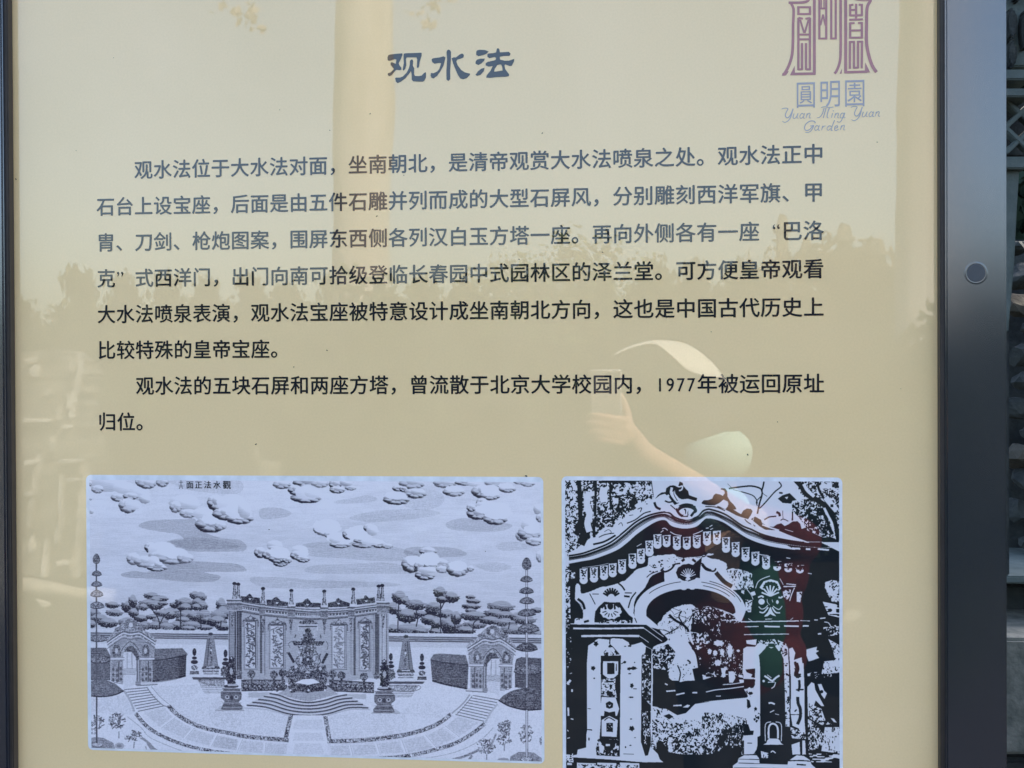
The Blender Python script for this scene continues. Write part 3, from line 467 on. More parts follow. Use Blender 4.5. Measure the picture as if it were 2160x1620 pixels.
    for p, k in (([(1450,140),(1500,230),(1600,320)],46),([(1760,330),(1850,440),(1920,520)],80),([(1700,160),(1850,160)],90),([(1740,480),(1800,600),(1850,700),(1870,800)],34)): wl(tL, p, k)
    bl(tL, [(1850,430),(1850,470)], 40); b(tL, [(1870,115),(1945,115),(1940,200),(1900,190)]); bl(tL, [(1720,250),(1800,290),(1900,300)], 14); bl(tL, [(1740,120),(1780,140)], 12)
    # lambrequin of hanging tabs
    tabs = [(tK,x,y,h) for x,y,h in ((345,1455,215),(492,1435,210),(635,1405,200),(758,1370,190),(892,1320,200),(1040,1240,210),(1160,1170,210),(1280,1060,220),(1395,960,200),(1525,955,165),(1672,985,190),(1812,985,175),(1955,965,180),(2100,920,190))]
    tabs += [(tL,x,y,h) for x,y,h in ((75,915,190),(215,905,190),(345,1010,215),(482,1075,205),(622,1145,195),(762,1205,190),(915,1265,180),(1072,1310,130),(1230,1335,120),(1395,1355,110))]
    for T, x, y, h in tabs:
        r = 60; a = np.linspace(0,np.pi,8)
        c.poly(T([(x-r,y-h/2),(x+r,y-h/2-8)]+[(x+r*np.cos(q),y+h/2-r*.9+r*.95*np.sin(q)) for q in a]), Wt)
        g = c.rng
        c.ell(*T.e(x-2,y-h*.26,34,26), Bk, 1, .35, 5); c.ell(*T.e(x+g.normal(0,4),y-h*.27,14,9), Wt, 1, .3, 5)
        bl(T, [(x-26+g.normal(0,5),y-h*.03),(x,y-h*.09),(x+24,y-h*.01+g.normal(0,5))], 17); bl(T, [(x-r,y-h/2),(x-r+3,y+h*.2)], 7); bl(T, [(x+r-3,y-h/2),(x+r-3,y+h*.2)], 6)
        c.ell(*T.e(x+g.normal(0,5),y+h*.15,13,9), Bk, 1, .3, 5); sp(T, [(x-48,y-h*.46),(x+48,y-h*.46),(x+40,y-h*.34),(x-40,y-h*.34)], .5)
        if T is tL and x > 1000: sp(T, [(x-r,y-h/2),(x+r,y-h/2),(x+r,y+5),(x-r,y+5)], .62)
    for p in ([(1575,820),(1650,860),(1740,875)],[(1900,860),(1980,830),(2040,800)],[(1460,780),(1500,770),(1540,800)],[(1480,800),(1440,830)]): wl(tK, p, 12)
    for p in ([(60,770),(100,765)],[(110,750),(150,725)],[(120,790),(160,770)],[(780,1130),(860,1150),(950,1160)],[(1200,1190),(1260,1200)],[(1510,1410),(1565,1420)]): wl(tL, p, 12)
    for p, k in (([(1100,1030),(1170,990)],10),([(320,1330),(420,1320),(560,1300),(700,1270)],7)): wl(tK, p, k)
    # left edge of the arch, wood beyond
    sp(tK, [(60,1100),(130,1120),(140,1280),(150,1480),(60,1640)], .44); w(tK, [(85,1120),(120,1170),(135,1290),(110,1300),(85,1280)]); sp(tK, [(150,1370),(230,1400),(220,1480),(150,1500)], .46)
    # tympanum plaster
    c.poly(rough(tM, [(230,90),(290,90),(300,170),(320,215),(450,180),(570,130),(700,105),(800,80),(940,20),(1020,-50),(1100,-130),(1250,-180),(1270,-290),(1400,-330),(1450,-330),(1640,-340),(1660,-260),(1500,-250),(1440,-200),(1480,-130),(1300,-20),(1220,130),(1080,300),(1065,520),(1110,645),(210,650),(225,580),(330,560),(330,430),(290,350),(220,300)]), Wt)
    c.poly(rough(tK, [(1480,1210),(1560,1180),(1850,1190),(2050,1180),(2110,1130),(2160,1150)])+rough(tL, [(0,1185),(130,1195),(290,1230),(360,1300),(350,1360),(440,1340),(560,1360),(680,1400),(720,1450),(640,1560),(560,1640),(300,1640),(0,1640)])+tK([(1500,1640)]), Wt)
    sp(tK, [(1480,1210),(1700,1170),(1640,1290),(1450,1380),(1250,1430),(1270,1300)], .36)
    sp(tL, [(350,1370),(560,1360),(700,1420),(700,1640),(500,1640),(400,1500)], .40, slant)
    # arch ring
    a = np.linspace(np.pi, 0, 28)
    ring = lambda cx, cy, rx, ry, a=a: [(cx+rx*np.cos(q), cy-ry*np.sin(q)) for q in a]
    c.poly(ring(1455.5,1292,118,74)+[(1573,1300),(1562,1311),(1535,1318),(1400,1330),(1345,1316),(1339,1300)], Wt)
    for rx, ry, lo, hi in ((108,64,.5,1.35),(101,57,.6,1.3),(108,64,1.75,2.5),(112,69,.3,1.2)): c.line(ring(1455.5,1290,rx,ry,np.linspace(lo,hi,9)), 1.3, Bk)
    c.poly(ring(1457,1291,94,50)+[(1551,1292),(1540,1299),(1535,1312),(1480,1330),(1390,1322),(1363,1299)], Bk)
    c.ell(*tM.e(1770,135,45,30), Wt); c.ell(*tM.e(1890,130,45,30), Wt)
    # keystone shell and scrolls
    c.ell(*tK.e(1820,1400,155,125), Bk, 1, .06, 19); b(tK, [(1780,1460),(1870,1460),(1830,1530)])
    for q in np.linspace(.35,2.8,9): wl(tK, [(1830,1470),(1830+115*np.cos(q),1470-130*np.sin(q))], 12)
    w(tK, [(1690,1440),(1760,1480),(1820,1520),(1880,1490),(1960,1440),(1870,1500),(1830,1440),(1790,1500)])
    for p, k in (([(1440,1360),(1500,1390),(1590,1350),(1640,1280)],26),([(1640,1280),(1720,1270)],20),([(1740,1240),(1780,1210)],34),([(1890,1210),(1940,1250)],34),([(1950,1270),(2030,1275),(2080,1330),(2160,1370)],24),([(1240,1470),(1300,1420),(1400,1380)],12),([(1330,1560),(1400,1490),(1450,1460)],34),([(1250,1620),(1300,1570)],26)): bl(tK, p, k)
    for p, k in (([(0,1290),(60,1360),(170,1380),(200,1340)],22),([(200,1400),(260,1470),(330,1540),(430,1600)],60),([(540,1590),(700,1530)],10),([(380,1350),(460,1325)],8)): bl(tL, p, k)
    # left console with shell
    b(tM, [(500,560),(510,470),(560,400),(640,330),(720,340),(860,340),(920,430),(990,520),(1045,560),(1040,630),(500,625)]); sp(tM, [(580,600),(1000,590),(1040,635),(560,635)], .5)
    c.ell(*tM.e(730,470,150,110), Wt, 1, .14, 11); c.ell(*tM.e(725,395,42,48), Bk); bl(tM, [(600,420),(640,380),(660,440)], 30); bl(tM, [(850,410),(790,370),(790,440)], 26)
    for q in np.linspace(.35,2.8,6): bl(tM, [(725+60*np.cos(q),450+50*np.sin(q)),(725+120*np.cos(q),450+100*np.sin(q))], 13)
    for q in np.linspace(.45,2.7,8): bl(tM, [(738+50*np.cos(q),270-50*np.sin(q)),(738+128*np.cos(q),262-128*np.sin(q))], 26)
    for p, k in (([(430,215),(470,290),(510,370)],12),([(470,222),(560,222)],12),([(930,205),(1030,205)],14),([(1090,195),(1020,290),(980,420)],18),([(920,250),(1000,260)],26),([(840,70),(890,110),(930,170)],22),([(1065,440),(1060,500)],14),([(260,290),(330,350),(360,440)],36),([(350,620),(420,600)],30),([(240,580),(290,580)],18),([(1070,560),(1100,630)],12)): bl(tM, p, k)
    # right console
    b(tN, [(620,480),(620,380),(740,330),(720,290),(620,150),(780,145),(790,60),(870,0),(960,-40),(1080,-10),(1160,80),(1170,600),(570,600)])
    c.line(tN([(765,140),(800,50),(870,0),(970,-35)]), 1.8, Wt); c.line(tN([(1110,0),(1160,90)]), 1.4, Wt)
    c.poly(tN([(820,130),(880,40),(980,10),(1080,40),(1130,140),(1100,170),(860,160)]), Wt); c.ell(*tN.e(980,130,110,85), Bk, 1, .1, 15)
    for q in np.linspace(.3,2.85,7): wl(tN, [(975,250),(975+130*np.cos(q),240-145*np.sin(q))], 22)
    c.ell(*tN.e(850,330,45,42), Wt); c.ell(*tN.e(1075,335,20,28), Wt); wl(tN, [(800,270),(850,250),(880,270)], 24); wl(tN, [(1090,265),(1120,275),(1150,255)], 24)
    for p, k in (([(810,400),(850,435),(900,420),(940,380)],12),([(1145,390),(1100,440),(1050,420),(1010,390)],12),([(820,475),(880,485),(945,410)],20),([(1115,490),(1050,480),(1000,410)],20),([(930,290),(935,340),(970,380)],9),([(1000,300),(1010,340)],9)): wl(tN, p, k)
    w(tN, [(885,540),(940,480),(975,400),(1010,480),(1060,540),(1010,525),(975,505),(930,540)])
    for p, k in (([(1160,115),(1340,112)],16),([(1320,130),(1280,220),(1250,320)],14),([(1200,75),(1340,90)],14),([(640,150),(700,230),(730,300)],10),([(900,580),(1000,575)],10),([(660,570),(720,610)],8),([(1260,590),(1300,560)],8)): wl(tN, p, k)
    sp(tN, [(1150,150),(1270,160),(1250,260),(1210,310),(1160,260)], .45); sp(tN, [(1350,190),(1430,190),(1400,340),(1350,330)], .36); w(tN, [(690,200),(750,180),(770,230),(720,250)])
    sp(tN, [(560,20),(720,20),(740,130),(600,140),(610,230),(560,200)], .4, slant); sp(tN, [(620,300),(720,310),(700,480),(620,480)], .36)
    # entablatures
    b(tM, [(150,655),(1230,655),(1560,880),(1400,1000),(1300,990),(1150,860),(310,860),(180,720)])
    for p, k in (([(140,645),(700,645),(1235,652)],13),([(195,710),(700,712),(1200,702)],24),([(310,820),(740,815),(1135,820)],30),([(1200,705),(1330,800),(1460,895)],10),([(1235,650),(1380,760),(1480,830)],10),([(1130,815),(1200,860),(1270,910)],9)): wl(tM, p, k)
    for p, k in (([(555,617),(1000,610),(1380,604)],15),([(610,687),(810,682)],13),([(890,680),(1110,686)],22),([(1170,676),(1380,680)],20),([(1435,676),(1520,674)],22),([(530,802),(800,795),(1240,790)],12),([(1400,600),(1540,604)],10),([(1600,590),(1650,590)],16),([(1680,570),(1760,560)],16),([(1730,705),(1800,705)],26),([(1650,790),(1700,785)],22),([(1740,620),(1800,630),(1840,690)],12)): wl(tN, p, k)
    sp(tN, [(1730,720),(1970,640),(1970,800),(1800,820)], .56); sp(tN, [(1750,60),(1850,20),(1960,40),(1960,340),(1850,330),(1780,200)], .40, slant); w(tN, [(1760,50),(1830,30),(1810,110),(1850,220),(1900,280),(1820,240),(1750,130)])
    # view through the arch
    c.poly(rough(tM, [(1395,665),(1450,590),(1500,515),(1600,430),(1700,390),(1800,370),(1890,375),(1960,420),(2050,410),(2160,400),(2400,480),(2530,560),(2450,640),(2250,740),(2200,860),(2160,1400),(1320,1400),(1320,1010),(1540,880),(1480,800)]), Wt)
    sp(tM, [(1880,430),(2160,400),(2420,500),(2520,560),(2560,640),(2560,1400),(2000,1400),(1960,1080),(1880,1000),(1900,900),(1860,720),(1900,560)], .56)
    sp(tN, [(120,560),(560,640),(600,980),(600,1360),(0,1360),(0,900)], .66, slant)
    for p, k in (([(1560,515),(1640,590),(1760,660),(1830,740),(1835,870),(1900,980),(1960,1100),(2000,1360)],34),([(1740,460),(1700,540),(1740,620),(1800,720)],20),([(1840,760),(1900,650),(1900,560)],30),([(1500,805),(1600,750),(1690,700)],18),([(1560,790),(1640,830)],34),([(1720,720),(1790,740)],24),([(2000,1000),(2080,1160),(2020,1360)],120),([(1680,1210),(1710,1340)],14),([(1820,1160),(1860,1200),(1800,1250)],22)): bl(tM, p, k)
    sp(tM, [(1440,640),(1560,520),(1700,440),(1880,420),(1880,700),(1800,900),(1560,880)], .25, slant)
    for q in range(16):
        x, y = c.rng.uniform(1450,1850), c.rng.uniform(470,860); bl(tM, [(x,y),(x+c.rng.normal(0,40),y-40),(x+c.rng.normal(0,70),y-95)], 6)
    for p, k in (([(1560,515),(1640,590),(1760,660),(1830,740),(1835,870),(1900,980)],34),([(1740,460),(1700,540),(1740,620),(1800,720)],18),([(1500,805),(1600,750),(1690,700)],16),([(1560,790),(1640,830)],26),([(1850,600),(1890,520),(1960,470)],16),([(1640,590),(1600,560),(1540,560)],12)): bl(tM, p, k)
    b(tM, [(1870,650),(2040,630),(2140,700),(2050,780),(1880,760)])
    for p, k in (([(2080,700),(2200,900),(2300,1360)],60),([(2300,640),(2440,700)],90)): bl(tM, p, k)
    b(tN, [(300,650),(580,630),(620,980),(440,1000),(420,900),(330,880),(250,760)]); w(tN, [(630,880),(780,865),(770,950),(640,930)])
    for e in ((240,920,70,42),(400,1030,38,95),(110,1040,28,40),(190,1060,32,40),(290,1050,30,50),(230,1200,50,42),(520,1030,24,18)): c.ell(*tN.e(*e), Wt, 1, .2)
    sp(tM, [(1320,1010),(1550,930),(1660,1060),(1600,1200),(1550,1360),(1320,1360)], .52); sp(tM, [(1320,1180),(1520,1120),(1560,1400),(1320,1400)], .6)
    sp(tM, [(1500,800),(1850,760),(1860,900),(1560,880)], .28)
    b(tO, [(1320,110),(1400,70),(1530,90),(1560,200),(1640,270),(1700,310),(1690,380),(1800,350),(1960,340),(2160,340),(2160,540),(1900,550),(1880,600),(1700,700),(1560,640),(1400,620),(1320,590)])
    sp(tO, [(1560,0),(1960,0),(1950,200),(1720,260),(1620,200)], .27); w(tO, [(1870,110),(1940,95),(1940,200),(1880,190)])
    bl(tO, [(1680,20),(1720,130),(1700,250)], 18); bl(tO, [(1950,60),(2000,300)], 120)
    for p in ([(1520,390),(1650,380)],[(1660,440),(1780,415)],[(1620,595),(1740,590)],[(1890,410),(1960,410)],[(1500,280),(1540,300)]): wl(tO, p, 20)
    w(tO, [(1750,620),(1820,580),(1860,590),(1830,620)])
    b(tP, [(0,230),(300,310),(450,290),(640,300),(650,480),(300,510),(0,540)]); wl(tP, [(60,400),(200,370),(400,350),(610,320)], 14); wl(tP, [(300,295),(450,285),(600,260)], 12); w(tP, [(380,110),(450,105),(480,200),(440,270),(390,265)]); w(tP, [(520,150),(580,160),(590,200),(530,190)]); w(tP, [(530,225),(600,225),(600,265),(540,265)])
    wl(tP, [(200,458),(270,458)], 12); w(tP, [(270,60),(330,60),(340,180),(300,200)])
    # bright ground beyond, brush in front
    c.poly(tO([(1310,600),(1400,615),(1560,760),(1800,700),(1930,570),(2160,535)])+tP([(0,540),(640,480),(640,1290),(0,1290)])+tO([(1900,1290),(1310,1200)]), Wt)
    sp(tO, [(1310,620),(1520,640),(1800,800),(2160,780),(2160,1290),(1310,1100)], .34); sp(tO, [(1310,780),(1900,880),(2160,900),(2160,1300),(1310,1200)], .46)
    b(tO, [(1380,640),(1420,660),(1440,730),(1400,700)]); b(tO, [(1480,740),(1560,710),(1620,750),(1560,790)])
    sp(tP, [(0,690),(300,700),(640,780),(640,1290),(0,1290)], .46, slant); sp(tP, [(240,980),(640,800),(640,1290),(180,1290)], .66, slant)
    sp(tO, [(1380,1090),(1600,1020),(1900,1100),(2160,1150),(2160,1300),(1700,1290),(1450,1290)], .52)
    b(tO, [(1380,1120),(1440,1090),(1520,1180),(1560,1260),(1760,1290),(2160,1290),(2160,1500),(1440,1500),(1380,1260)]); b(tP, [(0,1300),(200,1270),(330,1200),(500,1190),(600,1200),(520,1330),(450,1440),(300,1500),(0,1500)])
    # left pier
    pier = tM([(410,955),(500,900),(510,880),(560,855),(700,870),(760,850),(900,860),(985,910),(1000,950),(1060,940),(1170,905),(1230,960),(1320,1010)])+tO([(1330,150),(1320,1000),(1300,1180),(1400,1280),(1430,1360),(1480,1400),(1190,1400),(700,1360),(180,1330),(200,1300),(250,1290),(260,1220),(380,1190),(385,1000),(395,940),(470,950),(460,930),(395,930),(390,0)])
    c.poly(pier, Wt)
    b(tM, [(1230,970),(1310,1010),(1305,1360),(1175,1360),(1170,1100),(1220,1060)]); b(tO, [(1170,-10),(1300,-10),(1308,150),(1300,1150),(1260,1300),(1220,1310),(1160,1110)])
    sp(tM, [(1180,1080),(1300,1100),(1300,1360),(1180,1360)], .62); sp(tO, [(1175,0),(1300,0),(1300,600),(1175,450)], .6, slant); sp(tO, [(1170,700),(1300,640),(1295,1140),(1210,1150)], .62, slant)
    wl(tO, [(1318,160),(1312,600),(1305,1000)], 20)
    c.poly(tM([(590,1100),(875,1095),(870,1360),(585,1360)])+[], Bk); b(tO, [(590,-10),(868,-10),(862,900),(860,1320),(530,1300),(520,1200),(570,1080),(590,800)])
    b(tM, [(630,1050),(690,980),(720,930),(780,990),(860,1080),(640,1100)]); sp(tM, [(640,1040),(700,970),(760,980),(840,1080),(650,1110)], .44)
    w(tM, [(622,1178),(838,1178),(835,1360),(618,1360)]); w(tO, [(618,-10),(835,-10),(833,150),(770,205),(690,205),(618,150)])
    b(tM, [(680,1200),(770,1200),(783,1230),(783,1360),(680,1360)]); b(tO, [(680,-10),(783,-10),(780,110),(730,148),(690,110)]); bl(tO, [(810,0),(810,100)], 14)
    sp(tO, [(600,210),(800,210),(790,330),(820,480),(600,450)], .46); w(tO, [(650,250),(790,220),(740,300)]); bl(tO, [(660,255),(770,250)], 22); b(tO, [(680,380),(760,400),(740,490),(690,450)])
    w(tO, [(600,470),(800,480),(850,640),(820,740),(590,740),(590,560)]); b(tO, [(660,560),(710,530),(765,560),(760,620),(710,640),(665,620)]); w(tO, [(685,575),(710,590),(740,575),(715,612)]); b(tO, [(640,670),(710,690),(790,675),(800,740),(710,740),(635,740)])
    w(tO, [(600,800),(710,740),(830,800),(815,1040),(600,1030)]); b(tO, [(670,840),(760,840),(760,970),(668,965)]); bl(tO, [(640,805),(705,765),(790,810)], 14); sp(tO, [(675,850),(755,850),(755,960),(675,960)], .62)
    sp(tO, [(540,1080),(840,1070),(850,1310),(535,1290)], .56); b(tO, [(550,1070),(830,1080),(740,1240),(690,1240)]); w(tO, [(660,1140),(720,1140),(720,1170),(660,1170)]); w(tO, [(560,1120),(640,1180),(620,1280),(570,1260)])
    for e in ((480,65,26,26),(990,70,26,20),(1055,60,34,24),(1030,310,24,32),(1030,920,36,34),(495,205,14,9),(1000,140,20,8),(1020,475,34,10),(1020,785,14,8),(940,1185,10,14),(1010,1160,16,8),(420,1070,10,22),(1075,1050,12,6)): c.ell(*tO.e(*e), Bk, 1, .3, 5)
    for e in ((520,930,30,34),(935,965,16,8),(1000,960,26,14),(930,1190,20,18),(1070,1195,10,8),(480,1270,28,22),(1040,1280,60,18)): c.ell(*tM.e(*e), Bk, 1, .3, 5)
    bl(tM, [(720,860),(715,930)], 16); bl(tO, [(910,1280),(1060,1285)], 7); bl(tO, [(1050,355),(1100,355)], 9); bl(tO, [(400,635),(450,640)], 8); bl(tM, [(880,1215),(940,1180)], 12)
    bl(tO, [(200,1362),(700,1385),(1200,1412)], 26)
    for a0, a1 in ((110,180),(250,520),(540,810),(860,1135)): w(tO, [(a0,1405),(a1,1415),(a1,1500),(a0,1500)])
    b(tO, [(105,1440),(235,1440),(230,1500),(105,1500)]); sp(tO, [(260,1430),(1120,1440),(1120,1500),(260,1500)], .42)
    sp(tO, [(95,200),(180,200),(170,800),(200,1400),(95,1400)], .36); b(tO, [(180,-10),(385,-10),(380,1180),(250,1210),(170,1290)]); b(tO, [(92,-10),(180,-10),(180,1290),(92,1290)])
    for p, k in (([(110,290),(160,230)],34),([(105,250),(140,300)],12),([(125,620),(130,740)],26),([(160,780),(200,790)],16),([(150,140),(180,130)],9),([(110,1060),(150,1050)],12),([(110,940),(130,960)],14),([(180,360),(180,400)],22)): wl(tO, p, k)
    sp(tM, [(85,120),(150,110),(160,640),(85,760)], .53); sp(tM, [(90,700),(150,700),(190,1100),(90,1360)], .66)
    b(tM, [(160,60),(230,60),(220,300),(290,350),(335,450),(330,550),(225,560),(210,640),(160,640)])
    c.ell(*tM.e(255,600,40,38), Wt); bl(tM, [(240,590),(270,575),(285,590)], 10); wl(tM, [(230,305),(290,360),(330,440)], 9)
    # right pier
    w(tN, [(590,1000),(640,970),(760,970),(790,930),(830,910),(940,930),(900,1000),(820,1080),(830,1360),(580,1360)]); c.poly(tN([(1040,920),(1130,910),(1200,940),(1230,1000),(1235,1360),(1160,1360),(1150,1080),(1080,1000)]), Wt); sp(tN, [(780,880),(1060,860),(1200,930),(1220,1080),(1150,1120),(1040,960),(880,960)], .50)
    w(tP, [(590,-10),(830,-10),(832,1040),(780,1200),(790,1280),(600,1290),(600,1100),(590,1030),(640,900),(640,500),(650,300),(740,215),(590,215)])
    b(tP, [(620,80),(760,65),(755,200),(700,190),(720,150),(640,120)]); b(tP, [(600,220),(760,220),(755,300),(720,370),(680,330),(650,350),(655,470),(600,470)]); b(tP, [(640,500),(680,520),(700,610),(650,640)]); b(tP, [(600,850),(660,860),(690,950),(740,950),(730,1010),(600,1020)])
    sp(tP, [(740,600),(830,620),(830,900),(760,860)], .40); bl(tP, [(650,1128),(715,1128)], 12); sp(tP, [(600,360),(740,340),(740,460),(660,470)], .36)
    for e in ((690,420,30,22),(765,640,20,24),(750,790,14,18),(660,590,18,30)): c.ell(*tP.e(*e), Bk, 1, .3, 5)
    b(tP, [(835,-10),(1165,-10),(1180,400),(1185,900),(1265,920),(1265,1200),(1300,1300),(1220,1400),(820,1410),(820,1280),(740,1280),(790,1200),(790,1040),(838,1020)]); b(tN, [(945,925),(1030,925),(1050,1000),(1130,1070),(1165,1150),(1165,1360),(835,1360),(820,1150),(810,1090),(860,1060),(940,990)])
    w(tN, [(945,975),(1030,975),(990,995)]); 
    c.poly(tP([(1165,-10),(1240,-10),(1250,640),(1250,900),(1190,890),(1180,400)]), .62); sp(tP, [(1168,-10),(1238,-10),(1246,640),(1246,890),(1192,880),(1182,400)], .40)
    w(tP, [(1262,-10),(1448,-10),(1460,360),(1460,800),(1475,980),(1400,990),(1380,920),(1290,880),(1262,700),(1270,360)]); w(tN, [(1240,1000),(1290,980),(1330,1060),(1310,1160),(1420,1120),(1448,1360),(1262,1360)])
    for p, k in (([(1340,-10),(1360,70),(1340,150),(1390,180)],60),([(1385,230),(1390,330),(1370,390)],34),([(1365,470),(1370,560),(1400,640),(1400,760),(1360,860)],44),([(1265,722),(1380,722)],10),([(1340,370),(1450,365)],20),([(1320,680),(1350,650)],18)): bl(tP, p, k)
    c.ell(*tP.e(1365,165,50,34), Bk, 1, .2, 5); c.ell(*tN.e(1330,1200,20,20), Bk); c.ell(*tN.e(1350,1290,34,22), Bk, 1, .3, 5)
    sp(tP, [(1262,900),(1480,980),(1480,1070),(1270,1060)], .5); w(tP, [(1275,1150),(1390,1110),(1400,1290),(1290,1290)]); w(tP, [(1430,1090),(1470,1090),(1480,1290),(1430,1290)])
    for p, k in (([(890,170),(940,200),(1000,240),(1050,200),(1105,165)],26),([(930,155),(990,200)],10),([(940,262),(1040,258)],12),([(990,350),(1030,320),(1050,260)],14),([(950,560),(990,555),(1040,575)],24),([(970,690),(1030,660)],14),([(1040,710),(1100,725)],9)): wl(tP, p, k)
    c.ell(*tP.e(880,245,18,18), Wt)
    for p, k in (([(985,825),(905,865),(905,1100)],12),([(1050,825),(1130,865),(1130,1100)],12),([(950,1060),(955,900),(1010,850),(1075,900),(1085,1060)],26)): wl(tP, p, k) if False else c.line(tP(p), k/6.75, Wt)
    w(tP, [(930,1090),(960,1060),(1080,1065),(1110,1090),(1130,1130),(1165,1150),(870,1150),(920,1125)]); wl(tP, [(980,1260),(1010,1240),(1050,1270)], 16); sp(tP, [(840,1240),(950,1270),(940,1340),(850,1340)], .46)
    for p in ([(440,1450),(510,1400),(520,1345),(600,1300),(780,1300),(815,1345),(822,1420),(1220,1432),(1228,1385),(1290,1340),(1350,1300),(1450,1310),(1540,1370),(1560,1430),(1640,1500),(450,1500)],): w(tP, p)
    bl(tP, [(520,1355),(660,1358),(815,1362)], 9); bl(tP, [(520,1410),(820,1420)], 8); bl(tP, [(1230,1380),(1400,1375),(1540,1385)], 16); bl(tP, [(1350,1430),(1480,1440)], 20); bl(tP, [(460,1475),(900,1485),(1300,1490)], 8)
    # far right brush
    sp(tP, [(1500,120),(1850,110),(1860,180),(1560,210)], .62); w(tP, [(1500,140),(1540,130),(1540,175),(1505,175)]); w(tN, [(1490,1010),(1560,990),(1640,970),(1630,1020),(1670,1030),(1620,1060),(1670,1130),(1560,1170),(1520,1180),(1490,1100)])
    w(tP, [(1500,330),(1560,260),(1600,280),(1615,370),(1740,600),(1700,600),(1620,520),(1580,640),(1690,740),(1560,770),(1510,740)]); sp(tP, [(1520,560),(1700,640),(1760,800),(1850,860),(1700,870),(1530,770)], .48)
    w(tP, [(1650,290),(1700,285),(1740,380),(1780,420),(1745,500),(1700,440)]); c.ell(*tP.e(1705,395,24,24), Bk); w(tP, [(1830,770),(1880,780),(1920,835),(1880,830)])
    sp(tP, [(1510,780),(1560,800),(1740,1000),(1780,1100),(1640,1210),(1520,1240),(1500,900)], .50, slant); sp(tP, [(1520,1270),(1990,1290),(1990,1400),(1560,1400)], .50, c.noise(5,3)); sp(tP, [(1750,900),(1990,900),(1990,1280),(1700,1240)], .36, slant); sp(tP, [(1850,-10),(1980,-10),(1980,120),(1900,100)], .4)
    bl(tP, [(1480,0),(1490,600),(1500,1240)], 30)
    sp(tN, [(1720,330),(1970,380),(1975,560),(1800,520)], .38, c.noise(5,3)); sp(tN, [(1800,860),(1975,960),(1975,1340),(1700,1360),(1740,1180),(1900,1160),(1850,980)], .36)
    k = c.a.copy(); k[1:-1,1:-1] = (c.a[1:-1,1:-1]*4+c.a[:-2,1:-1]+c.a[2:,1:-1]+c.a[1:-1,:-2]+c.a[1:-1,2:])/8; c.a = k
    k = c.a.copy(); k[1:-1,1:-1] = (c.a[1:-1,1:-1]*4+c.a[:-2,1:-1]+c.a[2:,1:-1]+c.a[1:-1,:-2]+c.a[1:-1,2:])/8; c.a = k*(.93+.12*c.noise(40))
# ================================================================ materials
def new_mat(name):
    mt = bpy.data.materials.new(name); mt.use_nodes = True; n = mt.node_tree.nodes; b = n['Principled BSDF']; return mt, mt.node_tree, b
def noise_col(tr, b, c0, c1, scale, detail=4, rough=.6, dist=0, coord='Object', sc=(1,1,1), lo=.35, hi=.65, bump=0, bdist=.002):
    n, l = tr.nodes, tr.links
    tc = n.new('ShaderNodeTexCoord'); mp = n.new('ShaderNodeMapping'); mp.inputs['Scale'].default_value = sc
    nz = n.new('ShaderNodeTexNoise'); nz.inputs['Scale'].default_value = scale; nz.inputs['Detail'].default_value = detail; nz.inputs['Roughness'].default_value = rough; nz.inputs['Distortion'].default_value = dist
    cr = n.new('ShaderNodeValToRGB'); cr.color_ramp.elements[0].position = lo; cr.color_ramp.elements[1].position = hi
    cr.color_ramp.elements[0].color = (*c0,1); cr.color_ramp.elements[1].color = (*c1,1)
    l.new(tc.outputs[coord], mp.inputs[0]); l.new(mp.outputs[0], nz.inputs['Vector']); l.new(nz.outputs['Fac'], cr.inputs[0]); l.new(cr.outputs[0], b.inputs['Base Color'])
    if bump:
        bp = n.new('ShaderNodeBump'); bp.inputs['Strength'].default_value = bump; bp.inputs['Distance'].default_value = bdist
        l.new(nz.outputs['Fac'], bp.inputs['Height']); l.new(bp.outputs[0], b.inputs['Normal'])
    return cr
def basic(name, c0, c1=None, scale=5, rough=.8, bump=0, bdist=.01, metal=0, **k):
    mt, tr, b = new_mat(name); b.inputs['Roughness'].default_value = rough; b.inputs['Metallic'].default_value = metal
    noise_col(tr, b, c0, c1 or tuple(x*1.25 for x in c0), scale, bump=bump, bdist=bdist, **k); return mt
def film(b, tr):
    """the clear glossy face shared by everything printed on the panel"""
    b.inputs['Roughness'].default_value = .75; b.inputs['Specular IOR Level'].default_value = .15
    b.inputs['Coat Weight'].default_value = 1.0; b.inputs['Coat IOR'].default_value = COAT_IOR; b.inputs['Coat Roughness'].default_value = .008
    n, l = tr.nodes, tr.links                                # faint hairline waviness of the sheet
    tc = n.new('ShaderNodeTexCoord'); nz = n.new('ShaderNodeTexNoise'); nz.inputs['Scale'].default_value = 5.5; nz.inputs['Detail'].default_value = 2
    bp = n.new('ShaderNodeBump'); bp.inputs['Strength'].default_value = .25; bp.inputs['Distance'].default_value = .0006
    l.new(tc.outputs['Object'], nz.inputs['Vector']); l.new(nz.outputs['Fac'], bp.inputs['Height']); l.new(bp.outputs[0], b.inputs['Coat Normal'])
    mp = n.new('ShaderNodeMapping'); mp.inputs['Scale'].default_value = (3,3,22); mp.inputs['Rotation'].default_value = (0,.5,0)   # wipe marks
    wn = n.new('ShaderNodeTexNoise'); wn.inputs['Scale'].default_value = 3.0; wn.inputs['Detail'].default_value = 6; wn.inputs['Roughness'].default_value = .7
    wr = n.new('ShaderNodeMapRange'); wr.inputs[1].default_value = .42; wr.inputs[2].default_value = .72; wr.inputs[3].default_value = .003; wr.inputs[4].default_value = .011
    l.new(tc.outputs['Object'], mp.inputs[0]); l.new(mp.outputs[0], wn.inputs['Vector']); l.new(wn.outputs['Fac'], wr.inputs[0]); l.new(wr.outputs[0], b.inputs['Coat Roughness'])
